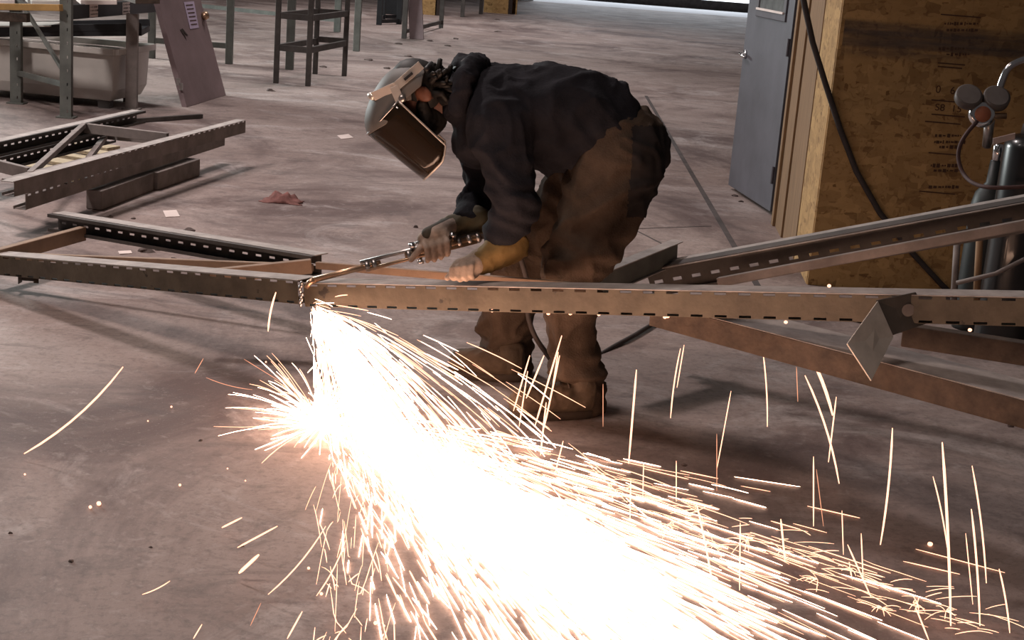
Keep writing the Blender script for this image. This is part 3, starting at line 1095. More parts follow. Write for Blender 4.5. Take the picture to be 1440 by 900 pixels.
# ---- hair: cap and short locks
hb = MB()
hb.ellipsoid(H(0.028, -0.03, 0), 0.092, 0.089, 0.108, HR)
for i in range(90):
    a, e = random.uniform(0, 2 * math.pi), random.uniform(-0.3, 1)
    dv = (-F_h * (0.6 + 0.4 * random.random()) + U_h * 0.9 * math.sin(a) + S_h * math.cos(a) * 1.0).normalized()
    if dv.z > 0.62:
        continue
    p = H(0.02, -0.03, 0) + dv * 0.09
    g = (dv + Vector((random.uniform(-.5, .5), random.uniform(-.5, .5), random.uniform(-.6, .4)))).normalized()
    hb.tube([p - dv * 0.02, p + dv * 0.012, p + dv * 0.018 + g * 0.022, p + dv * 0.016 + g * 0.045], [0.012, 0.012, 0.010, 0.006], 6)
for (x, y, x2, y2) in ((612, 112, 619, 83), (606, 106, 597, 97), (628, 108, 634, 92), (640, 100, 655, 84)):
    hb.tube([at(x, y, 5.08), at((x + x2) / 2 + 1, (y + y2) / 2, 5.07), at(x2, y2, 5.06)], [0.014, 0.012, 0.008], 8)
for i in range(40):
    u_, s_ = random.uniform(-0.09, 0.0), random.uniform(-0.075, 0.075)
    hb.tube([H(u_, -0.05, s_), H(u_ - 0.02, -0.075, s_ * 1.1), H(u_ - 0.05, -0.08 + random.uniform(-.015, .015), s_ * 1.15)], [0.014, 0.013, 0.008], 6)
hb.build('hair', 'hair', person, True)
bd_ = MB()
bd_.ellipsoid(H(-0.062, 0.025, 0), 0.072, 0.066, 0.072, HR)
bd_.rcone(H(-0.02, 0.0, 0.07), 0.022, H(-0.09, 0.05, 0.05), 0.026).rcone(H(-0.02, 0.0, -0.07), 0.022, H(-0.09, 0.05, -0.05), 0.026)
remeshed(bd_, 'beard', 'hair', person, 0.007, 3, folds(0.004, 40, 3.0))

# ---- torch (a thing of its own, held in the far hand)
T0, T1 = at(432, 396, 4.975), at(676, 333, 5.11)
torch = thing('cutting_torch', T1, 'long brass and steel cutting torch held in the gloved hand', 'torch')


def tp(k, dy=0.0, dz=0.0):
    return T0.lerp(T1, k) + Vector((0, dy, dz))


MB().tube([tp(-0.005, 0, -0.022), tp(0.012, 0, -0.006), tp(0.04)], [0.007, 0.010, 0.012], 10).build('tip', 'brass', torch, True)
MB().tube([tp(0.03), tp(0.42)], 0.0105, 12).build('barrel', 'brass', torch, True)
MB().tube([tp(0.30, 0, 0.02), tp(0.98, 0, 0.016)], 0.007, 10).build('gas_tube', 'steel', torch, True)
MB().tube([tp(0.34, -0.012, -0.010), tp(0.98, -0.012, -0.012)], 0.007, 10).build('gas_tube', 'brass', torch, True)
MB().tube([tp(0.56), tp(1.0)], 0.015, 12).build('handle', 'brass', torch, True)
for k in (0.33, 0.37, 0.57, 0.80, 0.86, 0.92, 0.97):
    MB().lathe(tp(k), T1 - T0, [(0, 0), (0.017, 0), (0.02, 0.004), (0.02, 0.012), (0.017, 0.016), (0, 0.016)], 12).build('collar', 'steel', torch, True)
for (k, dz, dd) in ((0.60, 0.03, 1), (0.655, -0.02, -1), (0.835, 0.03, 1)):
    c = tp(k, -0.01, dz * 0.5)
    MB().lathe(c, (0, -0.3, dd), [(0, 0), (0.005, 0), (0.005, 0.014), (0.012, 0.016), (0.013, 0.028), (0, 0.03)], 12).build('valve_knob', 'chrome', torch, True)
MB().tube([tp(0.58, 0, 0.035), tp(0.72, 0, 0.045), tp(0.84, 0, 0.03)], 0.005, 8).build('lever', 'steel', torch, True)
# twin hose, from the torch under the body, between the legs to the floor and away
hp = [T1, at(715, 332, 5.15), at(740, 390, 5.18), at(744, 450, 5.2), at(765, 492, 5.24), at(800, 520, 5.55)]
hp += [gp(880, 478, 0.012), gp(960, 440, 0.012), gp(1100, 430, 0.012), gp(1300, 470, 0.012), gp(1500, 500, 0.012)]


def smooth_path(p, n=6):
    out = []
    for i in range(len(p) - 1):
        a, b_, c, d = p[max(i - 1, 0)], p[i], p[i + 1], p[min(i + 2, len(p) - 1)]
        for k in range(n):
            t_ = k / n
            out.append(0.5 * ((2 * b_) + (c - a) * t_ + (2 * a - 5 * b_ + 4 * c - d) * t_ ** 2 + (3 * b_ - a - 3 * c + d) * t_ ** 3))
    out.append(p[-1])
    return out


tag(MB().tube(smooth_path([Vector(x) for x in hp]), 0.010, 8).build('gas_hose', 'hose', None, True), 'dark gas hose trailing from the torch between the worker\'s legs', 'hose')

# ---- gloves
tax = (T1 - T0).normalized()
gC = T0.lerp(T1, 0.745)
gl = MB()
tup = Vector((0, 0, 1)) - tax * tax.z
tup.normalize()
fr = Vector((0, -1, 0))
fr = (fr - tax * fr.dot(tax) - tup * fr.dot(tup)).normalized()
wr = J['fwr']
gl.rcone(wr, 0.040, gC + tup * 0.045 - fr * 0.005, 0.034)
gl.rcone(gC + tup * 0.042 - fr * 0.01 - tax * 0.035, 0.026, gC + tup * 0.04 - fr * 0.005 + tax * 0.03, 0.028)
for i in range(4):
    c = gC + tax * (-0.038 + 0.0245 * i)
    ln = (0.94, 1.05, 1.0, 0.85)[i]
    k0 = c + tup * 0.040 + fr * 0.006
    k1 = c + tup * 0.020 + fr * 0.038
    k2 = c - tup * 0.018 * ln + fr * 0.034 - tax * 0.004
    k3 = c - tup * 0.036 * ln + fr * 0.008 - tax * 0.006
    gl.rcone(k0, 0.0125, k1, 0.0115, 10).rcone(k1, 0.0115, k2, 0.0105, 10).rcone(k2, 0.0105, k3, 0.0095, 10)
th0 = gC - tax * 0.03 + tup * 0.03 - fr * 0.01
gl.rcone(th0, 0.016, gC - tax * 0.07 + tup * 0.012 + fr * 0.018, 0.0135, 10).rcone(gC - tax * 0.07 + tup * 0.012 + fr * 0.018, 0.0135, gC - tax * 0.10 - tup * 0.014 + fr * 0.016, 0.0105, 10)
g_r = remeshed(gl, 'glove', 'glove', person, 0.0042, 3)
cf = MB()
cd = (at(676, 308, 5.19) - at(624, 330, 5.14)).normalized()
cf.rcone(at(668, 311, 5.185), 0.060, at(628, 325, 5.145), 0.044, 20)
remeshed(cf, 'glove_cuff', 'cuff_dark', person, 0.008, 3, folds(0.005, 13, 4.4))
bk = MB().rcone(gC + tup * 0.058 - fr * 0.0 - tax * 0.02, 0.024, wr + tup * 0.006 - tax * 0.012, 0.036, 14)
remeshed(bk, 'glove_back_patch', 'glove_back', person, 0.006, 3)

# near hand pressing on the post
pc_ = lambda x: FR_A.lerp(FR1, (x - 428) / (1520 - 428) * 0.93)
hc2 = at(657, 379, 4.80)
gl = MB()
gl.rcone(J['nwr'] + Vector((-0.01, 0, -0.01)), 0.040, at(660, 374, 4.80), 0.036)
gl.rcone(at(668, 372, 4.80), 0.036, at(648, 376, 4.79), 0.032)
gl.rcone(at(664, 381, 4.80), 0.028, at(648, 384, 4.79), 0.026)
for i in range(4):
    x = 667 - 9.0 * i
    ln = (0.85, 1.0, 1.05, 0.95)[i]
    k0 = at(x, 368 + 1.4 * i, 4.785)
    k1 = at(x - 4, 374 + 1.2 * i, 4.755)
    k2 = at(x - 5, 374 + 14 * ln + i * 0.6, 4.748)
    k3 = at(x - 2, 378 + 15 * ln, 4.768)
    gl.rcone(k0, 0.0125, k1, 0.0112, 10).rcone(k1, 0.0112, k2, 0.0100, 10).rcone(k2, 0.0100, k3, 0.009, 10)
gl.rcone(at(660, 372, 4.82), 0.016, at(640, 380, 4.80), 0.0135, 10).rcone(at(640, 380, 4.80), 0.0135, at(629, 391, 4.785), 0.0105, 10)
remeshed(gl, 'glove', 'glove', person, 0.0042, 3)
cf = MB().rcone(at(716, 345, 4.865), 0.068, at(676, 369, 4.815), 0.041, 20)
remeshed(cf, 'glove_cuff', 'cuff', person, 0.008, 3, folds(0.006, 12, 9.4))

# ================================================================== GAS CYLINDERS AND REGULATOR (right edge)
CYY = 6.45
cb = at(1432, 330, CYY)
cyl = thing('gas_cylinder', (cb.x, CYY, 0), 'black gas cylinder with rounded shoulder and paper tag by the strand board', 'gas cylinder')
zt = at(1432, 200, CYY).z
MB().lathe((cb.x, CYY, 0.0), (0, 0, 1), [(0, 0), (0.118, 0), (0.122, 0.02), (0.122, zt - 0.02), (0.112, zt + 0.01), (0.085, zt + 0.03), (0.05, zt + 0.04), (0, zt + 0.04)], 32).build('body', 'cyl_black', cyl, True)
MB().lathe((cb.x, CYY, zt + 0.03), (0, 0, 1), [(0, 0), (0.06, 0), (0.055, 0.05), (0.03, 0.06), (0.03, 0.09), (0, 0.09)], 20).build('valve', 'darkrack', cyl, True)
tg = at(1410, 196, CYY - 0.11)
MB().bar(tg + Vector((-0.04, 0, -0.012)), tg + Vector((0.05, 0, 0.018)), 0.002, 0.035, up=(0, -0.6, 1)).build('paper_tag', 'paper', cyl)
c2 = at(1386, 330, 6.75)
cyl2 = thing('gas_cylinder', (c2.x, 6.75, 0), 'dark green gas cylinder carrying the twin gauge regulator', 'gas cylinder')
z2 = at(1386, 225, 6.75).z
MB().lathe((c2.x, 6.75, 0), (0, 0, 1), [(0, 0), (0.088, 0), (0.09, 0.02), (0.09, z2 - 0.22), (0.075, z2 - 0.15), (0.035, z2 - 0.1), (0.03, z2), (0, z2)], 28).build('body', 'cyl_green', cyl2, True)
MB().lathe((c2.x, 6.75, z2 - 0.02), (0, 0, 1), [(0, 0), (0.028, 0), (0.028, 0.09), (0.02, 0.10), (0, 0.10)], 16).build('valve', 'chrome', cyl2, True)
c3 = at(1352, 380, 6.9)
fra = thing('cylinder_cart', (c3.x, 6.6, 0), 'steel cart frame and chain around the gas cylinders', 'cart')
for (x, y0, y1, yy) in ((1340, 400, 340, 6.7), (1372, 400, 330, 6.35)):
    MB().tube([at(x, y0 + 40, yy), at(x + 6, y1, yy)], 0.016, 8).build('upright', 'greyrack' if x < 1350 else 'lumber', fra, True)
MB().tube([at(1345, 398, 6.28), at(1400, 385, 6.26), at(1450, 360, 6.25)], 0.010, 8).build('handle_bar', 'greyrack', fra, True)
# regulator
RY = 6.55
reg = thing('regulator', at(1385, 165, RY), 'chrome regulator with two round gauges above the gas cylinders', 'regulator')
rc = at(1381, 161, RY)
MB().lathe(rc, (-0.1, -1, 0.15), [(0, -0.05), (0.05, -0.05), (0.058, -0.03), (0.058, 0.0), (0.05, 0.016), (0.04, 0.018), (0, 0.018)], 24).build('body', 'chrome', reg, True)
MB().lathe(rc, (-0.1, -1, 0.15), [(0, 0.017), (0.036, 0.017), (0.034, 0.026), (0, 0.027)], 20).build('bonnet', 'redface', reg, True)
for (x, y) in ((1362, 136), (1401, 138)):
    gc = at(x, y, RY + 0.02)
    ga = MB().lathe(gc, (-0.05, -0.75, 0.65), [(0, -0.03), (0.05, -0.03), (0.059, -0.018), (0.059, 0.012), (0.053, 0.016), (0, 0.016)], 28).build('gauge', 'gauge', reg, True)
    MB().lathe(gc, (-0.05, -0.75, 0.65), [(0, 0.0155), (0.049, 0.0155), (0.049, 0.018), (0, 0.018)], 24).build('dial', 'dial', ga)
    MB().tube([gc, rc + Vector((0, 0.02, 0.02))], 0.009, 8).build('gauge_stem', 'chrome', reg, True)
MB().tube([at(1415, 163, RY), at(1400, 163, RY), at(1385, 162, RY)], 0.014, 10).build('inlet', 'brass', reg, True)
MB().tube([at(1392, 168, RY + .05), at(1388, 205, RY + .12)], 0.022, 12).build('stem', 'steel', reg, True)
hp = smooth_path([at(1374, 171, RY - 0.02), at(1360, 187, RY - 0.05), at(1350, 205, RY - 0.05), at(1348, 225, RY - 0.06), at(1356, 246, RY - 0.1), at(1372, 259, RY - 0.2), at(1400, 264, RY - 0.28), at(1450, 262, RY - 0.3)])
tag(MB().tube(hp, 0.009, 8).build('regulator_hose', 'redhose', None, True), 'thin hose looping from the regulator round the gas cylinders', 'hose')
pp = smooth_path([at(1405, 128, RY + 0.1), at(1410, 112, RY + 0.1), at(1418, 96, RY + 0.1), at(1433, 86, RY + 0.1), at(1460, 78, RY + 0.1)])
tag(MB().tube(pp, 0.017, 12).build('curved_pipe', 'chrome', None, True), 'shiny curved steel pipe above the right gauge', 'pipe')

# ================================================================== PILE OF FRAMES (left middle)
def pile_post(parent, a, za, b_, zb, m, opn, rows, W=0.08):
    return build_channel('post', m, parent, gp(a[0], a[1], za), gp(b_[0], b_[1], zb), UP, opn, rows=rows, W=W)


INX = (-0.9, 0.25, 0)
t1 = thing('pallet_rack_upright', gp(30, 270, 0), 'top rack frame of the pile on the floor at left, with diagonal braces', 'rack frame', 'piled rack frames')
pile_post(t1, (20, 265), 0.27, (345, 178), 0.27, 'greyrack', INX, ((0.89, 1.0),))
pile_post(t1, (192, 163), 0.27, (-40, 214), 0.27, 'darkrack', (0.9, -0.3, 0), ((0.4, 0.52),))
A, B = gp(-40, 206, 0.31), gp(192, 155, 0.31)
MB().bar(A, B, 0.06, 0.004).build('flange', 'dust', t1)
A, B = gp(18, 256, 0.31), gp(345, 169, 0.31)
MB().bar(A + Vector((-0.03, 0, 0)), B + Vector((-0.03, 0, 0)), 0.06, 0.004).build('flange', 'dust', t1)
MB().bar(gp(120, 180, 0.28), gp(236, 194, 0.28), 0.03, 0.06).build('brace', 'greyrack', t1, bevel=0.003)
MB().bar(gp(118, 176, 0.30), gp(42, 245, 0.30), 0.03, 0.03).build('brace', 'greyrack', t1, bevel=0.003)
MB().bar(gp(-30, 226, 0.28), gp(42, 244, 0.28), 0.03, 0.06).build('brace', 'greyrack', t1, bevel=0.003)
t2 = thing('pallet_rack_upright', gp(40, 290, 0), 'lower rack frame of the pile, shifted towards the camera', 'rack frame', 'piled rack frames')
pile_post(t2, (36, 284), 0.165, (316, 196), 0.165, 'greyrack', INX, ((0.82, 0.95),))
pile_post(t2, (150, 190), 0.165, (-40, 236), 0.165, 'darkrack', (0.9, -0.3, 0), ((0.4, 0.52),))
MB().bar(gp(148, 192, 0.17), gp(124, 224, 0.17), 0.03, 0.03).build('brace', 'greyrack', t2)
MB().bar(gp(255, 200, 0.17), gp(148, 190, 0.17), 0.03, 0.05).build('brace', 'greyrack', t2)
for (a, b_, lab) in (((132, 281), (206, 254), 'short steel block under the pile, nearest the camera'), ((212, 254), (272, 234), 'longer steel block under the far part of the pile')):
    o = MB().bar(gp(*a, 0.055), gp(*b_, 0.055), 0.09, 0.105).build('support_block', 'greyrack', None, bevel=0.004)
    tag(o, lab, 'block', 'blocks under the pile')
bd = [((28, 243), (112, 252)), ((36, 233), (120, 243)), ((60, 224), (132, 235)), ((75, 216), (140, 226)), ((98, 209), (150, 217)), ((112, 202), (160, 209))]
for i, (a, b_) in enumerate(bd):
    z = 0.03 + 0.004 * (i % 2)
    o = MB().bar(gp(*a, z), gp(*b_, z), 0.10 + 0.02 * (i % 3), 0.022).build('board', 'wood', None, bevel=0.002)
    tag(o, ['nearest', 'second nearest', 'third nearest', 'fourth nearest', 'fifth nearest', 'farthest'][i] + ' pale wooden board on the floor inside the piled frames', 'board', 'boards inside the pile')
o = MB().bar(gp(150, 172, 0.02), gp(283, 163, 0.02), 0.04, 0.03).build('angle_iron', 'darkrack', None)
tag(o, 'thin dark angle iron on the floor behind the pile', 'angle iron')

# ================================================================== RACKS, TUB, LEANING DOOR (top left)
def rack_post(parent, base, h, w=0.085, m='greenrack', holes=True):
    p = Vector(base)
    ob = build_channel('post', m, parent, p, p + Vector((0, 0, h)), (1, 0.1, 0), (0, 1, 0), W=w, D=0.07, pitch=0.1, slot=0.022, rows=((0.62, 0.72),) if holes else ())
    MB().box(p + Vector((0, 0.03, 0.005)), w + 0.05, 0.12, 0.01).build('foot_plate', m, parent)
    return ob


r1 = thing('storage_rack', gp(92, 166), 'grey green storage rack upright in front of the white tub', 'storage rack')
pA, pB = gp(92, 166), gp(22, 146)
rack_post(r1, pA, 2.6)
rack_post(r1, pB, 2.6)
MB().bar(at(88, 98, pA.y + 0.02), at(20, -12, pB.y), 0.02, 0.045, up=(0, -1, 0)).build('brace', 'greenrack', r1)
MB().bar(pA + Vector((0, 0.03, 0.25)), pB + Vector((0, 0.03, 0.25)), 0.03, 0.04).build('brace', 'greenrack', r1)
pC = gp(184, 154)
rack_post(r1, pC, 0.78, 0.09, 'greyrack', False)
bz = 0.79
bmA, bmB = at(98, 17, pA.y + 0.1), gp(216, 8, 0.78)
bm_ = MB().bar(bmA, bmB, 0.05, 0.11).build('load_beam', 'black', r1, bevel=0.004)
lab_n = ((bmB - bmA).cross(UP)).normalized()
if lab_n.y > 0:
    lab_n = -lab_n
for k, wd in ((0.22, 0.1), (0.60, 0.1)):
    c = bmA.lerp(bmB, k) + lab_n * 0.027
    dd = (bmB - bmA).normalized()
    MB().bar(c - dd * wd * 0.9, c + dd * wd * 0.9, 0.002, 0.1).build('paper_label', 'paper', bm_)
    sc = MB()
    for r_ in range(3):
        for q_ in range(5):
            cc = c + lab_n * 0.0016 + dd * (-wd * 0.7 + q_ * wd * 0.34) + UP * (0.03 - 0.028 * r_)
            sc.bar(cc, cc + dd * wd * random.uniform(0.1, 0.26), 0.001, random.uniform(0.006, 0.014))
    sc.build('label_writing', 'ink', bm_)
MB().bar(at(-20, 9, 11.6), at(86, 11, 11.35), 0.05, 0.05).build('load_beam', 'orange', r1, bevel=0.004)
MB().bar(at(-20, 22, 11.6), at(40, 25, 11.5), 0.05, 0.07).build('load_beam', 'rust', r1, bevel=0.004)
# things on the beam level
sh = [(-40, -3, 22, 4, 'paper'), (40, -2, 84, 5, 'tub'), (110, -2, 160, 3, 'paper'), (178, -4, 212, 2, 'rust')]
for i, (x0, y0, x1, y1, m) in enumerate(sh):
    A, B = at(x0, (y0 + y1) / 2, 12.0), at(x1, (y0 + y1) / 2, 12.1)
    o = MB().bar(A, B, 0.5, 0.035).build('stock_sheet', m, None, bevel=0.003)
    tag(o, ['pale sheet stacked on the rack, far left', 'white sheet stacked on the rack beside the upright', 'pale sheet above the black labelled beam', 'rusty sheet at the end of the black labelled beam'][i], 'sheet', 'sheets on the rack')

# white plastic tub
TY = 12.15
tub = thing('plastic_tub', gp(90, 148), 'white plastic tub standing under the storage rack at left', 'tub')
tl, tr = at(-75, 66, TY + 0.15), at(160, 73, TY - 0.05)
wdir = (tr - tl)
wdir.z = 0
WL = wdir.length
wdir.normalize()
bdir = Vector((-wdir.y, wdir.x, 0))
zt_ = tr.z
zb_ = max(0.06, at(158, 143, TY).z)


def trect(z, inset, ins_b=0.0):
    o_ = Vector((tl.x, tl.y, 0))
    c = [(inset, ins_b), (WL - inset, ins_b), (WL - inset, 0.75 - ins_b), (inset, 0.75 - ins_b)]
    return [o_ + wdir * x + bdir * y + UP * z for x, y in c]


h_ = zt_ - zb_
MB().loft([trect(zb_, 0.05, 0.06), trect(zb_ + h_ * 0.22, 0.015, 0.015), trect(zt_ - 0.03, 0.0), trect(zt_ - 0.03, 0.02, 0.02), trect(zb_ + 0.05, 0.07, 0.08)]).build('body', 'tub', tub, bevel=0.01)
rim = MB()
c_ = trect(zt_, -0.02, -0.02)
for i in range(4):
    rim.bar(c_[i], c_[(i + 1) % 4], 0.06, 0.05)
rim.build('rim', 'tub', tub, bevel=0.006)
for i in (0, 1, 2, 3):
    p_ = trect(0, 0.12, 0.12)[i]
    MB().box(p_ + UP * zb_ / 2, 0.1, 0.1, zb_).build('foot', 'darkrack', tub)
for i, (y, m, w_, lab) in enumerate(((49, 'black', 0.05, 'black rubber tray lying on top of the white tub'), (39, 'tub', 0.012, 'white sheet lying on the black tray over the tub'))):
    A = at(-60, y - 4, TY + 0.25)
    B = at(205 if i == 0 else 82, y - (6 if i == 0 else 5), TY + 0.45 if i == 0 else TY + 0.3)
    mb = MB().bar(A, B, 0.55, w_)
    if i == 0:
        for sd_ in (-0.27, 0.27):
            dv = (B - A).normalized().cross(UP) * sd_
            mb.bar(A + dv + UP * 0.03, B + dv + UP * 0.05, 0.02, 0.06)
    tag(mb.build('rubber_tray' if i == 0 else 'plastic_sheet', m, None, bevel=0.004), lab, 'tray' if i == 0 else 'sheet')

# leaning mauve door
q0, q1 = gp(263, 151, 0), gp(318, 134, 0)
ld_ = thing('leaning_door', q0, 'mauve steel door leaf leaning against the rack, lilac paper on it', 'door')
wd_ = (q1 - q0)
HT = 2.0
top0 = at(222, 0, q0.y + 0.06)
up_ = (top0 - q0).normalized()
nrm = wd_.normalized().cross(up_).normalized()
if nrm.y > 0:
    nrm = -nrm


def ldp(x, z, n=0.0):
    return q0 + wd_ * x + up_ * z + nrm * n


MB().hexa([ldp(0, 0, -0.045), ldp(1, 0, -0.045), ldp(1, 0), ldp(0, 0), ldp(0, HT, -0.045), ldp(1, HT, -0.045), ldp(1, HT), ldp(0, HT)]).build('leaf', 'mauve', ld_, bevel=0.004)


def on_door(px, py):
    d = ray(px, py)
    t_ = (q0 - CO).dot(nrm) / d.dot(nrm)
    return CO + d * t_ + nrm * 0.003


def sticker(c, name, m, parent, off=0.0):
    P = [on_door(*p) + nrm * off for p in c]
    mb = MB()
    mb.add(P + [p + nrm * 0.002 for p in P], [(0, 1, 2, 3), (7, 6, 5, 4), (0, 1, 5, 4), (1, 2, 6, 5), (2, 3, 7, 6), (3, 0, 4, 7)])
    return mb.build(name, m, parent)


pl = sticker([(258, 3), (272, 2), (279, 39), (267, 41)], 'notice', 'lilac_paper', ld_)
for i in range(6):
    y = 7 + i * 5.4
    sticker([(260.5 + i * 1.4, y), (270 + i * 1.2, y - 0.8), (270.3 + i * 1.2, y + 0.6), (260.8 + i * 1.4, y + 1.4)], 'notice_text', 'osbink', pl, 0.003)
sticker([(253, 42), (256, 40), (262, 57), (260, 53)], 'scrape', 'ink', ld_)
sticker([(256, 40), (264, 50), (262, 50), (256, 43)], 'scrape', 'ink', ld_)
MB().lathe(on_door(285, 23), nrm, [(0, 0), (0.035, 0), (0.04, 0.02), (0.03, 0.05), (0, 0.055)], 14).build('knob', 'brass', ld_, True)
for (x, y) in ((250, 115), (254, 122)):
    MB().box(on_door(x, y), 0.03, 0.02, 0.06).build('hinge', 'steel', ld_)


def stand(name, legs, hts, rungs, m, label, cat, lw=0.06):
    t_ = thing(name, gp(*legs[0]), label, cat)
    P_ = [gp(*l) for l in legs]
    for p in P_:
        MB().box(p + UP * hts / 2, lw, lw, hts).build('leg', m, t_, bevel=0.004)
    for (i, j, z) in rungs:
        MB().bar(P_[i] + UP * z, P_[j] + UP * z, 0.035, 0.06).build('rung', m, t_)
    return t_


stand('steel_stand', ((388, 117), (433, 121), (484, 107), (443, 104)), 1.6, ((0, 1, 0.36), (1, 2, 0.36), (2, 3, 0.38), (3, 0, 0.36), (0, 1, 0.68), (1, 2, 0.68), (2, 3, 0.68), (3, 0, 0.68), (0, 1, 1.2), (1, 2, 1.2)), 'darkrack', 'dark steel stand with two rows of rungs beyond the worker', 'stand', 0.052)
stand('rack_upright', ((213, 82), (322, 90)), 2.6, ((0, 1, 0.2), (0, 1, 1.1)), 'greenrack', 'grey green upright frame behind the leaning door', 'rack upright', 0.075)
stand('rack_upright', ((407, 98), (501, 72)), 2.6, ((0, 1, 1.2),), 'greenrack', 'pale green upright frame behind the dark stand', 'rack upright', 0.085)
stand('rack_upright', ((244, 20), (474, 45)), 2.2, ((0, 1, 0.18),), 'greenrack', 'distant upright frame with a low rail between posts', 'rack upright', 0.10)
stand('rack_upright', ((568, 54), (620, 39)), 2.2, ((0, 1, 0.1),), 'darkrack', 'dark upright frame left of the strand board crates', 'rack upright', 0.075)
stand('rack_upright', ((650, 24), (676, 20)), 2.2, ((0, 1, 0.5),), 'darkrack', 'slim upright frame touching the farthest strand board crate', 'rack upright', 0.08)
bf = stand('box_frame', ((533, 35), (561, 34), (566, 28), (538, 28)), 1.2, ((0, 1, 0.06), (1, 2, 0.06), (2, 3, 0.06), (3, 0, 0.06)), 'black', 'black box frame holding a dark bin in the background', 'frame', 0.09)
o = MB().loft([[gp(548, 26) + Vector((x * 0.2 * k, y * 0.15 * k, z)) for x, y in ((-1, -1), (1, -1), (1, 1), (-1, 1))] for z, k in ((0.08, 0.85), (0.5, 1.0), (0.52, 1.08), (0.55, 1.08))]).build('dark_bin', 'black', None, bevel=0.01)
tag(o, 'small dark bin inside the black box frame', 'bin')
q = gp(585, 55)
lp = MB().hexa([q + Vector((-0.1, 0, 0)), q + Vector((0.12, 0, 0)), q + Vector((0.12, 0.05, 0)), q + Vector((-0.1, 0.05, 0)), q + Vector((-0.32, 0.1, 2.0)), q + Vector((-0.1, 0.1, 2.0)), q + Vector((-0.1, 0.15, 2.0)), q + Vector((-0.32, 0.15, 2.0))]).build('leaning_plank', 'mauve', None, bevel=0.004)
tag(lp, 'narrow mauve plank leaning against the dark upright frame', 'plank')
for (a, w_, h2, lab) in (((605, 21), 0.45, 1.0, 'strand board crate between the dark uprights'), ((703, 19), 0.7, 1.2, 'strand board crate at the end of the rack row')):
    c = gp(*a)
    cr_ = thing('wooden_crate', c, lab, 'crate')
    for sx in (-1, 1):
        MB().box(c + Vector((sx * w_ / 2, 0.3, h2 / 2)), 0.03, 0.6, h2).build('side_panel', 'osb', cr_)
    MB().box(c + Vector((-w_ * 0.12, 0.0, h2 / 2)), w_ * 0.76, 0.03, h2).build('front_panel', 'osb', cr_)
    MB().box(c + Vector((0, 0.6, h2 / 2)), w_, 0.03, h2).build('back_panel', 'osb', cr_)
    MB().box(c + Vector((w_ * 0.31, 0.01, h2 / 2)), 0.09, 0.05, h2).build('batten', 'ink', cr_)

# ================================================================== FLOOR DEBRIS
def crumple(px, py, sx, sy, h, m, name, label, cat, seed):
    c = gp(px, py)
    n = 14
    vs, fs_ = [], []
    for i in range(n):
        for j in range(n):
            x, y = (i / (n - 1) - 0.5), (j / (n - 1) - 0.5)
            e = max(0, 1 - (4 * (x * x + y * y)) ** 1.3)
            r = mnoise.noise(Vector((x * 5 + seed, y * 5, seed)))
            vs.append(c + Vector((x * sx * (1 + 0.3 * r), y * sy * (1 + 0.3 * mnoise.noise(Vector((y * 4, x * 4, seed)))), 0.004 + max(0, h * e * (0.6 + 0.9 * r)))))
    for i in range(n - 1):
        for j in range(n - 1):
            fs_.append((i * n + j, (i + 1) * n + j, (i + 1) * n + j + 1, i * n + j + 1))
    me = bpy.data.meshes.new(name)
    me.from_pydata(vs, [], fs_)
    o = finish(name, me, m, None, True)
    o.modifiers.new('t', 'SOLIDIFY').thickness = 0.004
    return tag(o, label, cat)


crumple(397, 284, 0.22, 0.14, 0.07, 'rag', 'rag', 'crumpled dirty red rag on the open floor', 'rag', 3.0)
pq = [gp(229, 297), gp(248, 296), gp(253, 305), gp(233, 306)]
o = slab([p + UP * 0.004 for p in pq], 0.003, 'paper_scrap', 'paper', None)
tag(o, 'small white paper scrap on the floor beyond the cut frame', 'paper')
pq = [gp(474, 191), gp(490, 189), gp(497, 194), gp(480, 196)]
tag(slab([p + UP * 0.004 for p in pq], 0.003, 'paper_scrap', 'paper', None), 'pale paper scrap on the floor left of the face shield', 'paper')
pq = [gp(166, 354), gp(184, 353), gp(186, 357), gp(168, 358)]
tag(slab([p + UP * 0.004 for p in pq], 0.003, 'paper_scrap', 'paper', None), 'white paper scrap lying inside the cut frame', 'paper')
db = [(265, 326, .05), (188, 308, .02), (205, 354, .05), (222, 352, .03), (236, 372, .05), (186, 371, .04), (244, 366, .03), (282, 398, .02), (585, 320, .03), (604, 58, .08), (560, 62, .1), (630, 65, .07), (520, 85, .09), (575, 80, .08),
      (455, 95, .07), (700, 45, .08), (380, 128, .06), (155, 305, .02), (700, 28, .09), (545, 97, .06), (640, 55, .07), (1033, 276, .03), (1042, 284, .025), (282, 620, .012), (14, 750, .01), (100, 790, .012), (340, 768, .01), (212, 770, .008), (1420, 600, .02), (962, 655, .015)]
db.sort()
for i, (x, y, s_) in enumerate(db):
    c = gp(x, y)
    mb = MB()
    n_ = 6
    rr_ = [[c + Vector((math.cos(2 * math.pi * k / n_) * s_ * random.uniform(0.35, 1.0) * f_, math.sin(2 * math.pi * k / n_) * s_ * random.uniform(0.3, 0.7) * f_, z * min(s_, 0.05))) for k in range(n_)] for z, f_ in ((0.0, 1), (0.25, 0.9), (0.45, 0.4))]
    o = mb.loft(rr_).build('debris_chip', 'crumb', None)
    tag(o, ORD[i] + ' dark debris chip from the left on the concrete floor', 'debris', 'debris chips on the floor')

# ================================================================== SPARKS
S0 = at(441, 431, 4.965)
G = 9.81


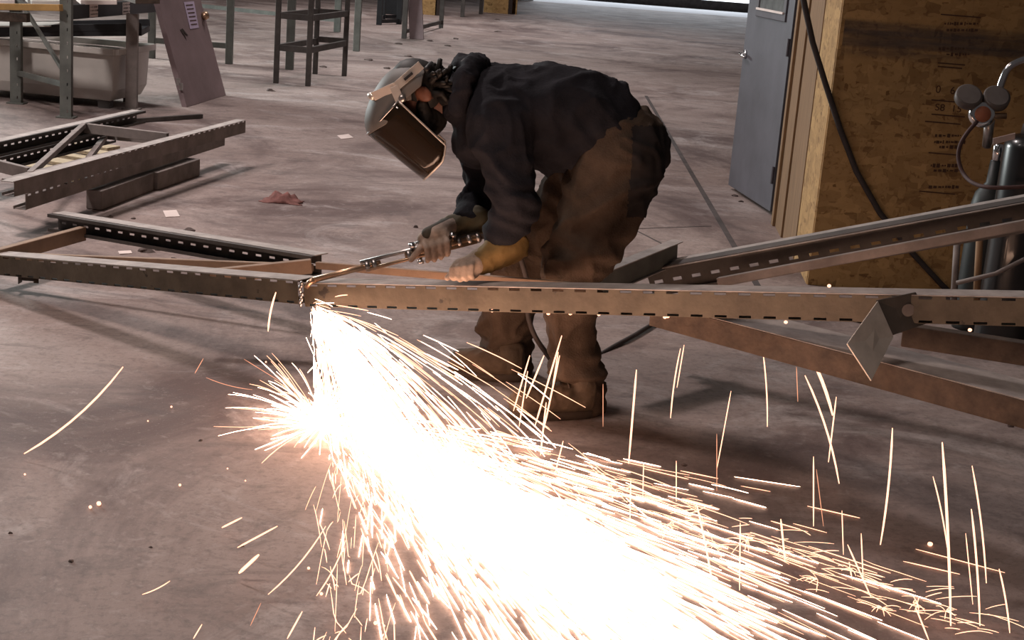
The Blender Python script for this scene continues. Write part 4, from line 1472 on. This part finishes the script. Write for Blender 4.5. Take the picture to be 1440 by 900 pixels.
def streaks(paths, radii, name, m, label=None, n=4):
    V, F = [], []
    for pts, r in zip(paths, radii):
        pts = np.asarray(pts)
        d = np.gradient(pts, axis=0)
        d /= np.linalg.norm(d, axis=1)[:, None] + 1e-9
        a = np.cross(d, np.array([0.31, 0.77, 0.2]))
        a /= np.linalg.norm(a, axis=1)[:, None] + 1e-9
        b_ = np.cross(d, a)
        K = len(pts)
        tap = np.interp(np.linspace(0, 1, K), [0, 0.12, 0.8, 1], [0.45, 1, 1, 0.5])
        o_ = len(V)
        for i in range(K):
            for k in range(n):
                q_ = 2 * math.pi * k / n
                V.append(tuple(pts[i] + (a[i] * math.cos(q_) + b_[i] * math.sin(q_)) * r * tap[i]))
        for i in range(K - 1):
            for k in range(n):
                k2 = (k + 1) % n
                F.append((o_ + i * n + k, o_ + i * n + k2, o_ + (i + 1) * n + k2, o_ + (i + 1) * n + k))
        F.append(tuple(o_ + k for k in range(n)))
        F.append(tuple(o_ + (K - 1) * n + k for k in range(n)))
    me = bpy.data.meshes.new(name)
    me.from_pydata(V, [], F)
    return finish(name, me, m)


def fly(p0, v0, t0, dt, rest=0.3, K=7, drag=0.6, scatter=0.15):
    """position samples over [t0, t0+dt] of a spark that bounces on the floor"""
    p, v = np.array(p0, float), np.array(v0, float)
    out = []
    t_, h_ = 0.0, 0.004
    ts = np.linspace(t0, t0 + dt, K)
    i = 0
    while i < K:
        if t_ >= ts[i]:
            out.append(p.copy())
            i += 1
            continue
        v[2] -= G * h_
        v *= (1 - drag * h_)
        p = p + v * h_
        if p[2] < 0.004 and v[2] < 0:
            p[2] = 0.004
            if v[2] < -0.35:
                v[:2] *= 0.92
                v[:2] += rng.normal(0, scatter * np.linalg.norm(v[:2]), 2)
                v[2] = -v[2] * rest
            else:
                v[2] = 0.02
        t_ += h_
    return np.array(out)


P0 = np.array(S0)
groups = {'spark_white': ([], []), 'spark_mid': ([], []), 'spark_dim': ([], [])}


def put(m, path, r):
    groups[m][0].append(path)
    groups[m][1].append(r)


# the main fan, shot down and towards the camera, then skimming over the floor
for i in range(5200):
    core = rng.random() < 0.62
    th = R(np.clip(rng.normal(-57, 4.0), -68, -40) if core else np.clip(rng.normal(-53, 13), -74, -24))
    vh = rng.uniform(4.3, 6.8) if core else rng.uniform(2.0, 6.4)
    vz = rng.normal(-2.1, 0.35) if core else rng.normal(-1.0, 0.75)
    T = 0.38 * rng.random() ** 0.85 if core else 0.42 * rng.random()
    path = fly(P0 + rng.normal(0, 0.008, 3), (vh * math.cos(th), vh * math.sin(th), vz), T, rng.uniform(0.022, 0.06), rest=rng.uniform(0.05, 0.3), scatter=0.13 if core else 0.07)
    put('spark_white' if (core or rng.random() < 0.45) else 'spark_mid', path, rng.uniform(0.0009, 0.0021))
# first splash on the floor below the cut
F0 = np.array(gp(452, 600, 0.006))
for i in range(46):
    k = rng.random()
    a = P0 + (F0 - P0) * k * 0.8
    b_ = a + (F0 - P0) * rng.uniform(0.1, 0.35) + rng.normal(0, 0.012, 3)
    put('spark_white', np.linspace(a + rng.normal(0, 0.012, 3), b_, 4), 0.0014)
for i in range(260):
    ph = rng.uniform(0, 2 * math.pi)
    el = rng.uniform(0.05, 1.2)
    sp_ = rng.uniform(1.0, 3.6)
    v = (sp_ * math.cos(el) * math.cos(ph) - 0.35, sp_ * math.cos(el) * math.sin(ph), sp_ * math.sin(el))
    put('spark_white' if rng.random() < 0.6 else 'spark_mid', fly(F0 + rng.normal(0, 0.01, 3) * (1, 1, 0), v, rng.uniform(0, 0.03), rng.uniform(0.04, 0.12), drag=1.5), rng.uniform(0.0010, 0.0017))
for i in range(60):                 # dense knot at the splash
    put('spark_white', F0 + np.abs(rng.normal(0, 0.03, 3)) * (1, 1, 0.6) * rng.choice([-1, 1], 3) * (1, 1, 0) + np.linspace(0, 1, 4)[:, None] * rng.normal(0, 0.03, 3) + (0, 0, 0.01), 0.003)
# crackling ends at the rim of the fan
for (x, y) in ((940, 738), (1005, 770), (1150, 815), (1240, 855), (1100, 775), (1195, 800), (860, 690), (690, 640), (1330, 860), (1290, 850), (725, 700), (1050, 760), (980, 720)):
    c = np.array(gp(x, y, 0.03))
    for k in range(9):
        ph = rng.uniform(0, 2 * math.pi)
        v = np.array((math.cos(ph), math.sin(ph), rng.uniform(-0.2, 1.0))) * rng.uniform(0.2, 0.9)
        put('spark_mid', fly(c, v, 0, rng.uniform(0.03, 0.09), K=5), 0.0011)
for i in range(90):                 # bounced strays drifting off to the right along the floor
    x = rng.uniform(850, 1400)
    y = 690 + (x - 850) * 0.36 + rng.normal(0, 18)
    c = np.array(gp(x, y, rng.uniform(0.01, 0.05)))
    v = np.array((rng.uniform(0.8, 2.2), rng.uniform(-1.0, 0.1), rng.uniform(-0.3, 0.8)))
    put('spark_mid', fly(c, v, 0, rng.uniform(0.02, 0.06), K=6), rng.uniform(0.0009, 0.0014))
for i in range(70):                 # slower ones below left of the fan
    x, y = rng.uniform(440, 560), rng.uniform(640, 900)
    c = np.array(gp(x, y, rng.uniform(0.01, 0.12)))
    v = np.array((rng.normal(0.1, 0.4), rng.normal(-1.0, 0.6), rng.uniform(-1.2, 0.4)))
    put('spark_mid', fly(c, v, 0, rng.uniform(0.02, 0.09), K=6), rng.uniform(0.0009, 0.0016))
root = thing('spark_shower', S0, 'blazing white shower of sparks pouring from the cut across the floor', 'sparks')
root['kind'] = 'stuff'
for m, (pa, ra) in groups.items():
    if pa:
        o = streaks(pa, ra, {'spark_white': 'white_hot_streaks', 'spark_mid': 'orange_streaks', 'spark_dim': 'dim_streaks'}[m], m)
        o.parent = root
        o.matrix_parent_inverse = root.matrix_basis.inverted()
        o['kind'] = 'stuff'
# single sparks that fly on their own: (x0, y0, x1, y1, width, brightness, bend)
lone = [(34, 638, 173, 516, 3, 2, -10), (377, 466, 388, 411, 3, 2, 2), (895, 520, 884, 652, 3, 2, 0), (943, 588, 957, 490, 2, 1, 2), (962, 485, 952, 545, 1.5, 1, 0), (1028, 550, 1008, 660, 1.5, 1, 0), (1073, 496, 1079, 600, 2, 1, 2),
        (1125, 474, 1171, 584, 5, 2, 5), (1132, 528, 1180, 680, 3, 2, 6), (1176, 558, 1165, 650, 2, 1, 0), (1255, 602, 1238, 766, 3, 2, 3), (1325, 622, 1337, 880, 4, 2, 2), (1312, 670, 1332, 770, 2, 2, 2), (1367, 655, 1387, 820, 2.5, 2, 3),
        (1366, 716, 1378, 880, 3, 2, 2), (1144, 642, 1144, 740, 2, 1, 0), (1148, 660, 1158, 740, 1.2, 0, 0), (951, 648, 951, 705, 1.5, 1, 0), (905, 652, 904, 700, 1.5, 1, 0), (848, 540, 848, 600, 1.2, 0, 0), (887, 675, 886, 730, 2, 1, 0), (979, 706, 1006, 850, 3, 2, 2),
        (1041, 735, 1040, 830, 2, 1, 0), (1098, 730, 1104, 790, 3, 2, 0), (1184, 718, 1186, 780, 1.5, 1, 0), (1192, 766, 1225, 840, 2.5, 2, 0), (1211, 750, 1214, 820, 1.8, 1, 0), (1358, 750, 1368, 850, 1.5, 1, 0), (1405, 800, 1420, 890, 2.5, 2, 2), (1288, 855, 1306, 900, 2.5, 2, 0),
        (740, 560, 765, 500, 2.5, 2, 0), (752, 600, 790, 472, 2.5, 2, 0), (765, 602, 787, 500, 2.5, 2, 0), (722, 578, 745, 500, 2.2, 2, 0), (777, 545, 785, 495, 2, 1, 0), (730, 600, 742, 522, 2, 1, 0), (760, 640, 768, 566, 2.5, 2, 0), (780, 668, 792, 620, 2, 2, 0),
        (200, 836, 239, 817, 1.6, 1, -2), (272, 898, 284, 878, 1.8, 1, 0), (274, 525, 286, 504, 1.2, 0, 0), (312, 742, 340, 728, 2.6, 2, 0), (334, 770, 390, 740, 2.6, 2, 0), (336, 806, 364, 780, 5, 2, 0), (377, 836, 458, 740, 2, 1, -6), (352, 880, 367, 848, 1.2, 0, 0),
        (290, 531, 355, 548, 1.2, 0, -3), (343, 505, 395, 537, 1.2, 0, 0), (404, 898, 425, 860, 2.5, 2, 0), (445, 838, 486, 760, 2, 1, -4), (1120, 516, 1122, 565, 1.2, 0, 0), (1008, 610, 1008, 690, 1.2, 0, 0)]
lone.sort(key=lambda q: min(q[0], q[2]))
cnt = {}
for i, (x0, y0, x1, y1, w_, br_, bend) in enumerate(lone):
    zone = 'over the floor left of the shower' if x0 < 500 else ('in front of the boots' if x0 < 800 else 'over the dark floor right of the boots')
    cnt[zone] = cnt.get(zone, 0) + 1
    yl = max(y0, y1)
    xl = x0 if y0 > y1 else x1
    Yd = gp(xl, yl, 0.01).y
    Yd = min(Yd - 0.02, 4.75)
    A, B = np.array(at(x0, y0, Yd)), np.array(at(x1, y1, Yd))
    nn = np.array(at(x0 + (y1 - y0) * 0.01, y0 - (x1 - x0) * 0.01, Yd)) - A
    nn /= np.linalg.norm(nn) + 1e-9
    K = 8
    ss = np.linspace(0, 1, K)
    pa = A + (B - A) * ss[:, None] + nn * (4 * ss * (1 - ss))[:, None] * bend * Yd / FPX
    o = streaks([pa], [w_ * 0.5 * Yd / FPX], 'flying_spark', ('spark_dim', 'spark_mid', 'spark_mid')[br_] if br_ else 'spark_dim')
    tag(o, ORD[cnt[zone] - 1] + ' lone spark streak from the left, ' + zone, 'spark', 'lone flying sparks')
for i, (x, y, r_) in enumerate(sorted(((241, 572, 1.5), (208, 592, 1.2), (253, 682, 2), (139, 708, 3.5), (127, 713, 2.5), (35, 667, 1.5), (320, 659, 1.2), (434, 799, 2.2), (374, 509, 1.3), (1308, 765, 4), (405, 533, 1.5), (345, 676, 1.2), (452, 835, 2.5), (528, 876, 3), (540, 880, 2)))):
    p = gp(x, y, 0.006)
    o = MB().ellipsoid(p, r_ * p.y / FPX, r_ * p.y / FPX, min(0.006, r_ * p.y / FPX), n=8).build('ember', 'spark_mid', None, True)
    tag(o, ORD[i] + ' glowing ember from the left lying on the concrete floor', 'ember', 'embers on the floor')
